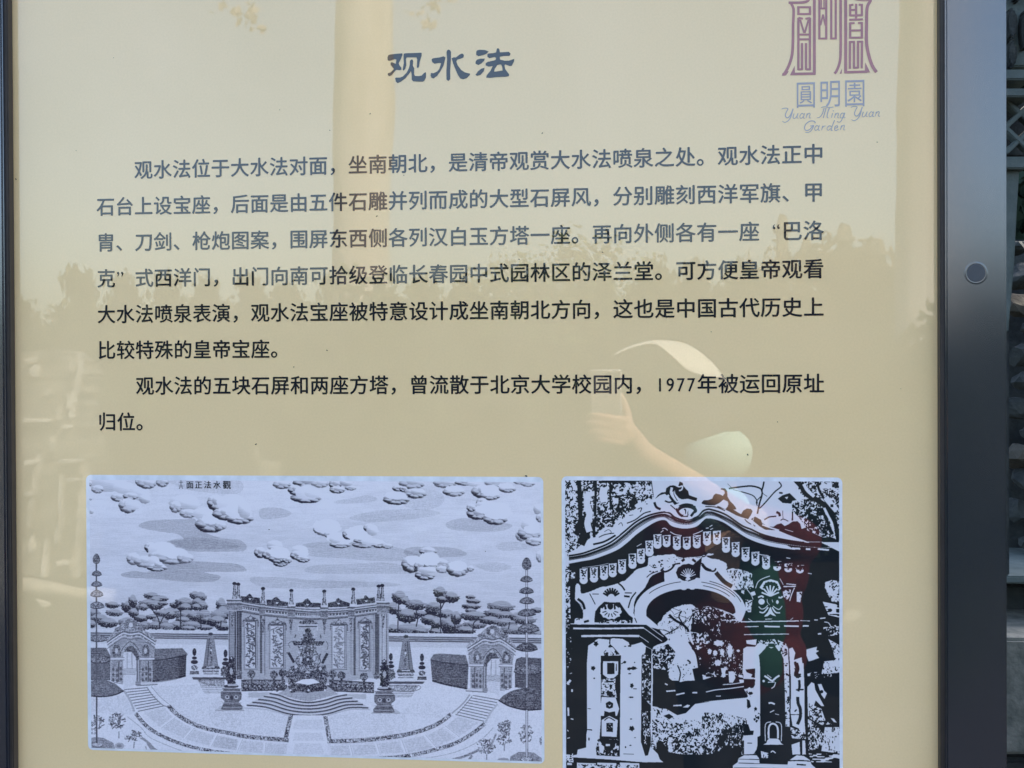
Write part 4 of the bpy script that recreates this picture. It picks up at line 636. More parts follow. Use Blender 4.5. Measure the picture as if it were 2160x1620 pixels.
def ink(name, c, c1=None):
    mt, tr, b = new_mat(name); noise_col(tr, b, c, c1 or tuple(x*1.18 for x in c), 60, 3); film(b, tr); return mt
M = {}
def board_mat():
    mt, tr, b = new_mat('printed_beige'); cr = noise_col(tr, b, BEIGE0, BEIGE1, 2.2, 5, .55, .6, lo=.3, hi=.7)
    n, l = tr.nodes, tr.links                                # fine print grain and a few specks of dirt
    tc = n.new('ShaderNodeTexCoord')
    g = n.new('ShaderNodeTexNoise'); g.inputs['Scale'].default_value = 420; g.inputs['Detail'].default_value = 2; l.new(tc.outputs['Object'], g.inputs['Vector'])
    g2 = n.new('ShaderNodeMapRange'); g2.inputs[1].default_value = .3; g2.inputs[2].default_value = .7; g2.inputs[3].default_value = .975; g2.inputs[4].default_value = 1.018; l.new(g.outputs['Fac'], g2.inputs[0])
    mx = n.new('ShaderNodeMix'); mx.data_type = 'RGBA'; mx.blend_type = 'MULTIPLY'; mx.inputs[0].default_value = 1
    l.new(cr.outputs[0], mx.inputs[6]); l.new(g2.outputs[0], mx.inputs[7]); l.new(mx.outputs[2], b.inputs['Base Color'])
    film(b, tr); return mt
M['board'] = board_mat()
M['ink'] = ink('navy_ink', (.007,.009,.014)); M['title'] = ink('title_ink', (.016,.020,.024)); M['purple'] = ink('purple_ink', (.31,.105,.105)); M['bluegrey'] = ink('blue_grey_ink', (.27,.255,.275)); M['bluegrey2'] = ink('pale_blue_grey_ink', (.30,.285,.29))
M['white'] = ink('print_margin', (.66,.67,.72)); M['heading'] = ink('engraving_heading_ink', (.010,.012,.018))
M['speck'] = basic('dirt', (.05,.045,.035), rough=.9)
def frame_mat(nm='powder_coated_blue_grey', c=(.014,.018,.028)):
    mt, tr, b = new_mat(nm); noise_col(tr, b, c, tuple(x*1.12 for x in c), 3, 6, bump=0)
    n, l = tr.nodes, tr.links
    b.inputs['IOR'].default_value = 2.08
    tc = n.new('ShaderNodeTexCoord'); nz = n.new('ShaderNodeTexNoise'); nz.inputs['Scale'].default_value = 900; bp = n.new('ShaderNodeBump'); bp.inputs['Strength'].default_value = .04; bp.inputs['Distance'].default_value = .0003
    l.new(tc.outputs['Object'], nz.inputs['Vector']); l.new(nz.outputs['Fac'], bp.inputs['Height']); l.new(bp.outputs[0], b.inputs['Normal'])
    nr = n.new('ShaderNodeTexNoise'); nr.inputs['Scale'].default_value = 9; mr = n.new('ShaderNodeMapRange'); mr.inputs[3].default_value = .12; mr.inputs[4].default_value = .18; b.inputs['Specular Tint'].default_value = (.93,.97,1,1)
    l.new(tc.outputs['Object'], nr.inputs['Vector']); l.new(nr.outputs['Fac'], mr.inputs[0]); l.new(mr.outputs[0], b.inputs['Roughness'])
    return mt
M['frame'] = frame_mat(); M['bead'] = basic('brown_glazing_bead', (.035,.028,.024), rough=.5, scale=40); M['bolt'] = basic('dark_lock_plug', (.032,.038,.046), (.042,.048,.057), rough=.55)
M['bark'] = basic('bark', (.42,.36,.30), (.56,.50,.43), 9, .9, .6, .02, sc=(1,1,.25)); M['darkbark'] = basic('dark_bark', (.06,.045,.03), (.11,.085,.06), 9, .9, .5, .02, sc=(1,1,.25))
def leaf(nm, c0, c1, sc=.6):
    mt = basic(nm, c0, c1, sc, .75, coord='Object'); mt.node_tree.nodes['Principled BSDF'].inputs['Specular IOR Level'].default_value = .06; return mt
M['leaf'] = leaf('cypress_foliage', (.034,.050,.024), (.075,.088,.042)); M['dry'] = leaf('dry_pinkish_leaves', (.36,.28,.23), (.5,.40,.33)); M['leaf2'] = leaf('pale_broadleaf', (.07,.10,.035), (.13,.16,.06)); M['leaf3'] = leaf('russet_foliage', (.09,.075,.04), (.16,.12,.07)); M['dleaf'] = leaf('dark_shrub_leaf', (.015,.028,.020), (.035,.055,.035), 3)
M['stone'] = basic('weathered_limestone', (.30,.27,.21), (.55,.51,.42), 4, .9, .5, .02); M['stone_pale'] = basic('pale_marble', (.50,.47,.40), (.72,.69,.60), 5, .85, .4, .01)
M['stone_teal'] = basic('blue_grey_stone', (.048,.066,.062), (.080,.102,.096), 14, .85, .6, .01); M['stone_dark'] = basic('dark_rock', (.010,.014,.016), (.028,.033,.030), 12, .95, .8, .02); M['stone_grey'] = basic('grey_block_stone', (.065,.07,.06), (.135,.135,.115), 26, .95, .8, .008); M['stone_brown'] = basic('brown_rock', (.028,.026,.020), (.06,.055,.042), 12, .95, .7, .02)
M['skin'] = basic('skin', (.52,.31,.21), (.60,.38,.27), 22, .5); M['red'] = basic('red_cloth', (.10,.010,.012), (.15,.018,.018), 30, .85, .3, .004); M['green'] = basic('green_cloth', (.012,.085,.055), (.02,.12,.08), 30, .85, .3, .004); M['teal'] = basic('pale_teal_cloth', (.36,.58,.50), (.46,.68,.60), 40, .85, .2, .002)
M['navy'] = basic('dark_trousers', (.02,.022,.03), rough=.85, scale=30); M['shoe'] = basic('shoe_rubber', (.2,.2,.2), rough=.7, scale=20); M['hair'] = basic('black_hair', (.012,.010,.009), (.03,.025,.02), 60, .9, sc=(1,1,.1))
M['cream'] = basic('cream_straw', (.66,.62,.50), (.84,.80,.68), 90, .8, .5, .002); M['rim'] = basic('phone_rim', (.7,.69,.67), rough=.3); M['phone'] = basic('phone_shell', (.24,.23,.22), (.27,.26,.25), 10, .3); M['lens'] = basic('lens_glass', (.01,.01,.012), rough=.1, scale=5); M['eye'] = basic('eye_white', (.6,.58,.55), rough=.3)

# ================================================================ object helpers
def link(name, me, mat=None, parent=None, smooth=False):
    o = bpy.data.objects.new(name, me); COL.objects.link(o)
    if mat is not None: me.materials.append(mat)
    if parent is not None: o.parent = parent; o.matrix_parent_inverse = Matrix.Identity(4); o.location = -root_loc(parent)
    if smooth: me.polygons.foreach_set('use_smooth', [True]*len(me.polygons))
    return o
def root_loc(p):
    v = Vector(p.location)
    while p.parent is not None: p = p.parent; v = v+p.location
    return v
def tag(o, label, cat, group=None, kind=None):
    if label: o['label'] = label
    if cat: o['category'] = cat
    if group: o['group'] = group
    if kind: o['kind'] = kind
    return o
def thing(name, label, cat, loc, group=None):
    o = bpy.data.objects.new(name, None); COL.objects.link(o); o.location = loc; o.empty_display_size = .1
    return tag(o, label, cat, group)
def mesh(V, F):
    me = bpy.data.meshes.new('m'); me.from_pydata([tuple(v) for v in V], [], F); me.update(); return me
def bm_mesh(bm):
    me = bpy.data.meshes.new('m'); bm.to_mesh(me); bm.free(); return me
def box_bm(bm, x0, x1, y0, y1, z0, z1, bev=0.0):
    r = bmesh.ops.create_cube(bm, size=1.0)
    for v in r['verts']: v.co = Vector((x0+(v.co.x+.5)*(x1-x0), y0+(v.co.y+.5)*(y1-y0), z0+(v.co.z+.5)*(z1-z0)))
    if bev:
        es = list({e for v in r['verts'] for e in v.link_edges}); bmesh.ops.bevel(bm, geom=es, offset=bev, segments=2, affect='EDGES')
    return r
def box(name, x0, x1, y0, y1, z0, z1, mat, parent=None, bev=0.0):
    bm = bmesh.new(); box_bm(bm, x0, x1, y0, y1, z0, z1, bev); return link(name, bm_mesh(bm), mat, parent)
def flat(V2, F, y):      # printed shapes lying on the panel: V2 in sign X, Y
    return mesh([W(a, b, y) for a, b in V2], F)
def tess(loops, y):
    """polygon with holes, loops of photo-pixel points traced on the panel"""
    L = [[W(*onplane(px, py), y) for px, py in lp] for lp in loops]; V = [v for l in L for v in l]
    tr = tessellate_polygon([[Vector((v.x, v.z, 0)) for v in l] for l in L])
    return V, [tuple(t) for t in tr]
class Flat:
    def __init__(s, y): s.V, s.F, s.y = [], [], y
    def poly(s, *loops):
        V, F = tess(loops, s.y); n = len(s.V); s.V += V
        for f in F:
            a, b, c = (s.V[n+i] for i in f); nrm = (b-a).cross(c-a)
            s.F.append(tuple(n+i for i in (f if nrm.y < 0 else f[::-1])))
    def stroke(s, pts, w0, w1=None, sm=True):
        w1 = w0 if w1 is None else w1
        p = np.asarray(spline(pts, 5) if sm and len(pts) > 2 else pts, float); d = np.gradient(p, axis=0); L = np.hypot(d[:,0], d[:,1])+1e-9
        nn = np.stack([-d[:,1]/L, d[:,0]/L], -1); w = np.linspace(w0, w1, len(p))/2
        a, b = p+nn*w[:,None], p-nn*w[:,None]
        s.poly([tuple(q) for q in np.vstack([a, b[::-1]])])
    def add(s, V, F): n = len(s.V); s.V += V; s.F += [tuple(i+n for i in f) for f in F]
    def build(s, name, mat, parent): return link(name, mesh(s.V, s.F), mat, parent)
_gl = {}
def glyph(ch, off=0.0):
    """outline of one character of the built-in font, filled, in em units"""
    if (ch, off) not in _gl:
        cu = bpy.data.curves.new('t', 'FONT'); cu.body = ch; cu.size = 1; cu.resolution_u = 4; cu.offset = off
        o = bpy.data.objects.new('t', cu); COL.objects.link(o); bpy.context.view_layer.update()
        ev = o.evaluated_get(bpy.context.evaluated_depsgraph_get()); me = ev.to_mesh()
        V = [tuple(v.co) for v in me.vertices]; F = [tuple(p.vertices) for p in me.polygons]; ev.to_mesh_clear()
        bpy.data.objects.remove(o); bpy.data.curves.remove(cu); _gl[(ch, off)] = (V, F)
    return _gl[(ch, off)]
def put_glyph(fl, ch, X, Y, size, sx=1.0, off=0.0, shear=0.0, aspect=1.0, centre=True):
    """X, Y (sign space): middle of the glyph cell; the em box is -0.12 .. 0.88 high"""
    V, F = glyph(ch, off)
    if not V: return
    xs = [v[0] for v in V]; cx = .5 if centre == 'em' else (min(xs)+max(xs))/2
    P = [W(X+(v[0]-cx+shear*(v[1]-.36))*size*sx, Y-(v[1]-.38)*size*aspect, fl.y) for v in V]
    G = []
    for f in F:
        a, b, c = P[f[0]], P[f[1]], P[f[2]]; G.append(f if (b-a).cross(c-a).y < 0 else f[::-1])
    fl.add(P, G)
# ================================================================ the information board
def px(x, y, Z=0.0): X, Y = onplane(x, y, Z); return float(X), float(Y)
XL, XR = px(24,810)[0], px(1989.5,810)[0]                 # visible panel between the two stiles
YT, YB = -0.62, 1.62                                      # above and below the picture
FD = 0.0185                                               # frame face stands this far in front of the panel
sign = thing('information_board', 'framed beige information board with Chinese text, an engraving and an arch photograph', 'information board', Vector(((XL+XR)/2, 0, 0)))
zt, zb = Z0-YT, Z0-YB
box('panel', XL-.03, XR+.03, 0.0, .008, zb-.02, zt+.02, M['board'], sign)
XO = px(2124.5,810,-FD)[0]; XF = px(1995,810,-FD)[0]; XG = px(9.5,810,-FD)[0]
SW = XO-XF
box('frame_stile', XF, XO, -FD, .055, 0.28, zt+SW, M['frame'], sign, .0022)
box('frame_stile', XG-SW, XG, -FD, .055, 0.28, zt+SW, M['frame'], sign, .0022)
box('frame_rail', XG-.003, XF+.003, -FD+.001, .054, zt, zt+SW-.001, M['frame'], sign, .0022)
box('frame_rail', XG-.003, XF+.003, -FD+.001, .054, zb-SW, zb, M['frame'], sign, .0022)
box('back_sheet', XG, XF, .02, .05, zb, zt, M['frame'], sign)
for a, b in ((XF-.0045, XF+.002), (XG-.002, XG+.0045)): box('glazing_bead', a, b, -FD+.0055, -.0004, zb, zt, M['bead'], sign, .0015)
for x in (XG-SW+.02, XF+.02):
    box('post', x, x+SW-.04, -.008, .045, -.3, .29, M['frame'], sign, .004)
# round lock on the right stile
bx, by = px(2059,576,-FD)
def disc(name, r0, r1, y0, y1, mat, cx=bx, cz=Z0-by):
    bm = bmesh.new(); bmesh.ops.create_cone(bm, cap_ends=True, segments=36, radius1=r0, radius2=r1, depth=y1-y0)
    bmesh.ops.transform(bm, matrix=Matrix.Translation((cx,(y0+y1)/2,cz)) @ Matrix.Rotation(math.pi/2,4,'X'), verts=bm.verts)
    return link(name, bm_mesh(bm), mat, sign)
def ringobj(name, prof, mat, cx=bx, cz=Z0-by, n=40):
    V, F = [], []
    for r, y in prof:
        for k in range(n): a = 2*math.pi*k/n; V.append((cx+r*math.cos(a), y, cz+r*math.sin(a)))
    for i in range(len(prof)-1):
        for k in range(n): F.append((i*n+k, i*n+(k+1)%n, (i+1)*n+(k+1)%n, (i+1)*n+k))
    F.append(tuple(range((len(prof)-1)*n, len(prof)*n)))
    return link(name, mesh(V,F), mat, sign, True)
ringobj('lock_rim', [(.0140,-FD+.0002),(.0128,-FD-.00006),(.0108,-FD-.00008),(.0104,-FD-.00004)], M['frame'])
ringobj('lock_plug', [(.0103,-FD-.0001),(.0100,-FD-.0003),(.0090,-FD-.0003),(.0010,-FD-.0002)], M['bolt'])

# ---- body text, 36 characters to the line
LINES = ['  观水法位于大水法对面，坐南朝北，是清帝观赏大水法喷泉之处。观水法正中', '石台上设宝座，后面是由五件石雕并列而成的大型石屏风，分别雕刻西洋军旗、甲',
         '胄、刀剑、枪炮图案，围屏东西侧各列汉白玉方塔一座。再向外侧各有一座“巴洛', '克”式西洋门，出门向南可拾级登临长春园中式园林区的泽兰堂。可方便皇帝观看',
         '大水法喷泉表演，观水法宝座被特意设计成坐南朝北方向，这也是中国古代历史上', '比较特殊的皇帝宝座。', '  观水法的五块石屏和两座方塔，曾流散于北京大学校园内，####被运回原址', '归位。']
LINES[6] = '  观水法的五块石屏和两座方塔，曾流散于北京大学校园内，#@年被运回原址'
for li, s in enumerate(LINES):
    fl = Flat(-.0003)
    for c, ch in enumerate(s):
        X, Y = c*PITCH, li*LEAD
        if ch == ' ': continue
        if ch in '#@':
            for k, dch in enumerate('19' if ch == '#' else '77'):
                for q in (-.008,.008): put_glyph(fl, dch, X+(k-.5)*PITCH*.49+q*PITCH, Y+.0004, PITCH*.93, .86, 0); fl.y -= .000004
            fl.y = -.0003
        elif ch == '“': put_glyph(fl, ch, X+PITCH*.26, Y-.0006, PITCH*.95, 1, 0)
        elif ch == '”': put_glyph(fl, ch, X-PITCH*.26, Y-.0006, PITCH*.95, 1, 0)
        else:
            for dx, dy in ((-.016,0),(.016,0),(0,-.014),(0,.014),(0,0)):      # stroke weight
                put_glyph(fl, ch, X+dx*PITCH, Y+dy*PITCH, PITCH*.985, 1, 0, centre='em'); fl.y -= .000004
            fl.y = -.0003
    fl.build('text_line', M['ink'], sign)

# ---- title in clerical script, traced
tT = Tile(780, 80, 6.545)
TI = [[[(245,270),(255,240),(290,228),(380,218),(450,213),(452,235),(430,290),(400,350),(408,375),(435,410),(438,440),(410,447),(365,440),(330,480),(300,515),(265,530),(248,510),(252,488),(290,475),(335,430),(290,375),(287,345),(305,335),(360,358),(368,300),(345,293),(300,310),(262,318),(247,300)]],
      [[(470,218),(500,212),(620,208),(700,205),(718,208),(715,250),(690,330),(680,400),(665,418),(650,405),(655,300),(645,268),(510,270),(500,290),(505,380),(490,430),(465,453),(455,440),(470,350),(466,260)]],
      [[(555,320),(570,300),(590,298),(600,320),(595,380),(603,400),(615,420),(612,500),(625,525),(680,528),(715,520),(745,490),(770,472),(778,490),(775,550),(755,590),(735,605),(600,600),(580,580),(578,500),(570,460),(540,500),(490,560),(430,605),(385,625),(362,605),(350,555),(365,548),(420,548),(460,530),(510,480),(540,420),(553,370)]],
      [[(858,290),(880,280),(960,270),(1020,255),(1045,268),(1040,300),(1015,390),(970,470),(930,525),(880,560),(850,550),(840,520),(845,485),(880,488),(930,465),(960,430),(985,350),(970,345),(930,350),(895,357),(865,335),(855,310)]],
      [[(1060,195),(1070,170),(1088,162),(1110,170),(1122,195),(1120,300),(1110,450),(1112,570),(1085,597),(1060,575),(1058,450),(1068,300)]],
      [[(1130,280),(1160,268),(1190,270),(1240,230),(1275,215),(1300,235),(1295,270),(1260,285),(1210,300),(1195,325),(1215,380),(1260,440),(1310,475),(1385,493),(1380,515),(1340,555),(1290,572),(1250,560),(1215,510),(1185,440),(1150,350)]],
      [[(1470,190),(1485,170),(1520,165),(1590,168),(1642,188),(1610,220),(1560,240),(1500,252),(1470,235)]], [[(1460,330),(1480,300),(1530,285),(1588,286),(1580,315),(1540,355),(1500,375),(1462,358)]], [[(1585,413),(1575,460),(1530,510),(1480,525),(1460,508),(1490,465),(1540,425)]],
      [[(1745,200),(1755,150),(1772,140),(1790,160),(1797,200),(1840,198),(1920,193),(1945,220),(1930,247),(1850,250),(1795,262),(1800,300),(1860,315),(1920,315),(1995,290),(1990,330),(1960,385),(1930,388),(1870,365),(1860,380),(1870,430),(1925,505),(1920,530),(1870,537),(1750,542),(1660,552),(1608,550),(1615,515),(1670,450),(1695,390),(1640,397),(1600,380),(1600,350),(1630,330),(1720,310),(1740,300),(1745,275),(1720,265),(1650,280),(1625,260),(1625,225),(1645,213),(1700,212)],
       [(1760,375),(1790,365),(1815,368),(1830,410),(1833,450),(1800,455),(1740,465),(1717,465),(1725,430)]]]
for grp in (TI[:3], TI[3:6], TI[6:]):
    fl = Flat(-.0003)
    for lp in grp: fl.poly(*[tT(l) for l in lp])
    fl.build('title_character', M['title'], sign)

# ---- emblem, its name and script line
tU = Tile(1630, 0, 5.588); em = Flat(-.0003)
def U(pts, w0, w1=None, sm=True):
    em.stroke(tU(pts), w0/5.588, None if w1 is None else w1/5.588, sm); em.y -= .000002
U([(205,28),(232,70),(246,130),(240,300),(238,480),(228,640),(195,760),(150,850),(120,885)], 30, 34); em.poly(tU([(103,893),(155,890),(190,840),(150,845)]))
U([(186,32),(300,32),(390,22),(425,-5),(440,-60),(430,-110)], 30); em.poly(tU([(203,888),(258,775),(263,888)]))
U([(490,-110),(490,870)], 34, sm=False); U([(215,873),(505,868)], 32, sm=False)
for p in ([(300,86),(440,86)],[(300,166),(440,166)],[(302,210),(355,222)],[(385,222),(440,212)],[(300,408),(440,408)],[(300,464),(440,464)],[(300,820),(352,816)],[(392,818),(440,818)]): U(p, 24, sm=False)
for p in ([(302,74),(302,178)],[(438,74),(438,178)],[(302,210),(302,828)],[(438,208),(438,828)],[(345,508),(345,824)],[(392,508),(392,824)]): U(p, 28, sm=False)
U([(322,232),(370,390)], 22, sm=False); U([(422,232),(376,390)], 22, sm=False)
for p in ([(549,-110),(549,462)],[(630,-110),(630,462)],[(689,-110),(689,462)],[(742,-110),(742,462)]): U(p, 27, sm=False)
for p in ([(538,455),(642,455)],[(678,455),(755,453)],[(552,101),(630,101)]): U(p, 22, sm=False)
U([(572,-110),(572,98)], 14, sm=False); U([(604,-110),(604,98)], 14, sm=False); U([(592,172),(562,300)], 20, sm=False); U([(592,172),(620,300)], 20, sm=False)
U([(800,-110),(800,300),(800,600),(790,730),(755,830),(728,868)], 32, 30); U([(859,-110),(859,860)], 36, sm=False); U([(845,852),(1115,845)], 30, sm=False)
em.poly(tU([(1090,735),(1148,855),(1085,855)])); em.poly(tU([(815,808),(812,868),(788,870)]))
U([(1165,-60),(1150,10),(1112,95),(1105,300),(1105,500),(1128,640),(1170,770),(1222,852)], 34, 40); U([(1160,5),(1050,8),(960,-8)], 14)
for p in ([(912,62),(950,55)],[(1012,55),(1052,58)],[(905,118),(985,118)],[(905,182),(1062,180)],[(900,234),(1062,228)],[(905,275),(965,272)],[(1005,272),(1062,270)],[(905,360),(1062,358)],[(900,445),(1062,443)],[(900,495),(968,493)],[(950,800),(1010,797)],[(995,493),(1065,491)]): U(p, 24, sm=False)
for p in ([(912,50),(912,190)],[(1050,46),(1050,190)],[(982,45),(982,236)],[(912,265),(912,452)],[(1050,262),(1050,452)],[(910,485),(908,812)],[(957,485),(957,806)],[(1005,485),(1005,806)],[(1052,485),(1048,806)]): U(p, 27, sm=False)
em.build('emblem', M['purple'], sign)
fl = Flat(-.0003)
for ch, x0, x1, y0, y1 in (('圓',283,497,975,1268),('明',562,792,958,1258),('園',853,1080,948,1253)):
    (X0,Y0),(X1,Y1) = px(*tU([(x0,y0)])[0]), px(*tU([(x1,y1)])[0]); V, F = glyph(ch, 0)
    xs = [v[0] for v in V]; ys = [v[1] for v in V]; a, b, c, d = min(xs), max(xs), min(ys), max(ys)
    P = [W(X0+(v[0]-a)/(b-a)*(X1-X0), Y1-(v[1]-c)/(d-c)*(Y1-Y0), fl.y) for v in V]
    fl.add(P, [f if (P[f[1]]-P[f[0]]).cross(P[f[2]]-P[f[0]]).y < 0 else f[::-1] for f in F])
fl.build('garden_name', M['bluegrey'], sign)
fl = Flat(-.0003)
def S(pts, w=10, w1=7, dx=0, dy=0): fl.stroke(tU([(a+dx,b+dy) for a,b in pts]), w/5.588, w1/5.588); fl.y -= .000002
def lu(x, y): S([(x,y-55),(x-12,y-10),(x+2,y+5),(x+25,y-15),(x+42,y-50)]); S([(x+46,y-58),(x+32,y-8),(x+50,y)])
def la(x, y): S([(x+40,y-45),(x+18,y-55),(x-5,y-25),(x+2,y+3),(x+25,y-8),(x+45,y-40)]); S([(x+50,y-58),(x+36,y-5),(x+56,y)])
def ln(x, y): S([(x+6,y-55),(x-8,y)]); S([(x,y-30),(x+22,y-54),(x+40,y-50),(x+30,y-5),(x+50,y-2)])
for dx, dy in ((0,0),(815,-20)):
    S([(105,1286),(140,1275),(178,1282),(160,1320),(148,1360),(165,1388),(195,1375),(222,1330),(240,1282)], 9, 14, dx, dy); S([(232,1305),(215,1370),(185,1420),(145,1442),(112,1430)], 14, 7, dx, dy)
    lu(252+dx,1393+dy); la(325+dx,1393+dy); ln(400+dx,1392+dy)
S([(570,1268),(610,1258),(660,1268),(715,1262)], 9, 9); S([(605,1272),(585,1340),(555,1380),(522,1390)], 12, 7); S([(628,1272),(612,1330),(595,1392)], 12, 10); S([(668,1272),(650,1320),(640,1375),(655,1392)], 14, 10)
S([(705,1335),(690,1390)]); S([(716,1303),(712,1312)], 14, 14); ln(735,1390); la(800,1388); S([(845,1330),(820,1400),(790,1440),(755,1430)], 12, 7)
S([(502,1452),(488,1430),(440,1428),(392,1462),(374,1508),(392,1538),(430,1530),(462,1496),(478,1478)], 12, 11); S([(440,1486),(484,1478)], 8, 10); S([(484,1478),(458,1532),(424,1560),(382,1560)], 12, 7)
la(500,1535); S([(590,1482),(575,1535)]); S([(580,1515),(600,1490),(622,1485)]); S([(694,1492),(664,1484),(640,1512),(652,1538),(686,1512)]); S([(728,1418),(710,1462),(688,1532),(704,1536)], 11, 9)
S([(735,1512),(764,1500),(760,1482),(736,1490),(728,1525),(745,1538),(775,1524)], 10, 9); ln(805,1533)
fl.build('script_line', M['bluegrey2'], sign)

# ---- the two prints
def print_mat(name, cv, c_ink, c_paper):
    h, w = cv.a.shape; a = (np.clip((np.clip(cv.a,0,1)-.14)/.76,0,1)**1.5)[::-1,:,None]
    rgb = np.array(c_ink,np.float32)*(1-a)+np.array(c_paper,np.float32)*a
    im = bpy.data.images.new(name, w, h, float_buffer=False); im.colorspace_settings.name = 'sRGB'
    enc = np.where(rgb<=.0031308, rgb*12.92, 1.055*np.power(np.maximum(rgb,1e-6),1/2.4)-.055)
    buf = np.ones((h,w,4),np.float32); buf[...,:3] = enc; im.pixels.foreach_set(buf.ravel()); im.update(); im.pack()
    mt, tr, b = new_mat(name); t = tr.nodes.new('ShaderNodeTexImage'); t.image = im; t.extension = 'EXTEND'
    tr.links.new(t.outputs[0], b.inputs['Base Color']); film(b, tr); return mt
def rounded(x0, x1, y0, y1, r, n=6):
    p = []
    for cx_, cy_, a0 in ((x1-r,y0+r,-90),(x1-r,y1-r,0),(x0+r,y1-r,90),(x0+r,y0+r,180)):
        for k in range(n+1): a = math.radians(a0+90*k/n); p.append((cx_+r*math.cos(a), cy_+r*math.sin(a)))
    return p
def make_print(name, fn, box_px, margin_px, c_ink, c_paper):
    (x0,y0),(x1,y1) = px(*box_px[:2]), px(*box_px[2:]); (a0,b0),(a1,b1) = px(*margin_px[:2]), px(*margin_px[2:])
    p = rounded(a0,a1,b0,b1,.0065); me = flat(p, [tuple(range(len(p)))], -.0002)
    if me.polygons[0].normal.y > 0: me.flip_normals()
    mg = link(name+'_margin', me, M['white'], sign)
    cv = Canvas(x0,y0,x1,y1,3300.); fn(cv)
    me = mesh([W(x0,y1,-.0005),W(x1,y1,-.0005),W(x1,y0,-.0005),W(x0,y0,-.0005)], [(0,1,2,3)])
    uv = me.uv_layers.new(); 
    for i, q in enumerate(((0,0),(1,0),(1,1),(0,1))): uv.data[i].uv = q
    o = link(name, me, print_mat(name, cv, c_ink, c_paper), mg); return o, mg
_, mg = make_print('engraving', draw_engraving, (189,1012,1143,1606), (181.5,1001.5,1148.5,1611), (.022,.018,.036), (.79,.75,.81))
make_print('arch_photograph', draw_archway, (1192,1013,1771,1648), (1184.5,1004.5,1778,1655), (.007,.011,.015), (.67,.66,.71))
fl = Flat(-.0007)
for ch, x, y, s in (('面',1492,152,112),('正',1615,152,112),('法',1745,152,112),('水',1877,152,112),('觀',2018,152,120),('十',1365,118,66),('六',1365,180,66)):
    X, Y = px(*tA([(x,y)])[0]); k = px(*tA([(x+s,y)])[0])[0]-X; 
    for d in (-.02,0,.02): put_glyph(fl, ch, X+d*k, Y+d*k*.6, k, 1, 0, centre='em'); fl.y -= .000004
fl.build('heading', M['heading'], mg)
# specks of dirt caught on the panel
rng = random.Random(4); bm = bmesh.new()
for x, y, r in ((240,122,1.4),(590,232,1.6),(781,240,1.4),(696,275,1.6),(161,318,1.6),(1144,281,1.5),(852,370,1.4),(795,456,1.6),(1095,547,1.8),(1271,532,1.6),(620,774,2),(690,739,1.6),(540,937,2),(1577,959,2),(1110,1004,3),(568,1117,1.8),(1024,1163,1.6),(1640,890,1.4),(1500,700,1.3),(34,378,2.4),(930,560,1.2),(1850,300,1.2),(1900,820,1.3)):
    X, Y = px(x,y); s = r/1740*rng.uniform(.5,.75)
    g = bmesh.ops.create_icosphere(bm, subdivisions=1, radius=s)['verts']; st = rng.uniform(1,2.4)
    bmesh.ops.transform(bm, matrix=Matrix.Translation(W(X,Y,-.0006)) @ Matrix.Rotation(rng.uniform(0,3),4,'Y') @ Matrix.Diagonal((st,.3,1,1)), verts=g)
o = link('dirt_specks', bm_mesh(bm), M['speck'], sign); o['kind'] = 'stuff'
# ================================================================ the place in front of and behind the board
def R(x, y, D):
    """world point seen at photo pixel (x, y) in the mirror of the panel, D metres out from it"""
    d = ray(x, y); t = (D-CZ)/d[2]; return Vector((CX+d[0]*t, -D, Z0-(CY+d[1]*t)))
def B(x, y, Z):
    X, Y = onplane(x, y, Z); return Vector((float(X), Z, Z0-float(Y)))
rnd = random.Random(7); nr = np.random.default_rng(7)
# ground: one sheet to the horizon, grassy knolls across the court
KN = [(-900,1010),(-300,1000),(300,994),(500,992),(700,985),(880,965),(1000,972),(1200,970),(1340,955),(1450,935),(1600,912),(1700,928),(1850,958),(1985,980),(2500,1005)]
def knoll(x, y):
    D = -y
    if D < 3: return 0.0
    pxx = 1302+(x-CX)/(14+1.307)*FPX; ky = np.interp(pxx, [k[0] for k in KN], [k[1] for k in KN])
    z = max(0, 1.6-(ky-789)/FPX*15.3); return z*math.exp(-((D-14)/3.0)**2)+.012*math.sin(x*3.1+y*1.7)*math.sin(x*1.3-y*2.3)
xs = sorted(set(list(np.linspace(-40,40,161))+[-900,-300,-120,-60,60,120,300,900])); ys = sorted(set(list(np.linspace(-44,12,150))+[-900,-300,-100,-60,20,40,120,400,900]))
V = [(x, y, (knoll(x,y) if abs(x) < 40 and -44 < y < 12 else 0.0)) for y in ys for x in xs]; n = len(xs)
F = [(j*n+i, j*n+i+1, (j+1)*n+i+1, (j+1)*n+i) for j in range(len(ys)-1) for i in range(n-1)]
def matte(m): m.node_tree.nodes['Principled BSDF'].inputs['Specular IOR Level'].default_value = .03; return m
M['ground'] = basic('court_earth_and_turf', (.014,.015,.010), (.028,.027,.019), .9, .95, .5, .02, lo=.3, hi=.7)
matte(M['ground']); g = link('ground', mesh(V,F), M['ground'], None, True); tag(g, None, None, kind='structure')
# paved strip by the board
M['pave'] = basic('grey_brown_paving', (.020,.018,.016), (.036,.033,.028), 3.5, .9, .3, .004)
matte(M['pave']); box('paving', -6, 7, -4.6, .9, -.2, .035, M['pave'])['kind'] = 'structure'

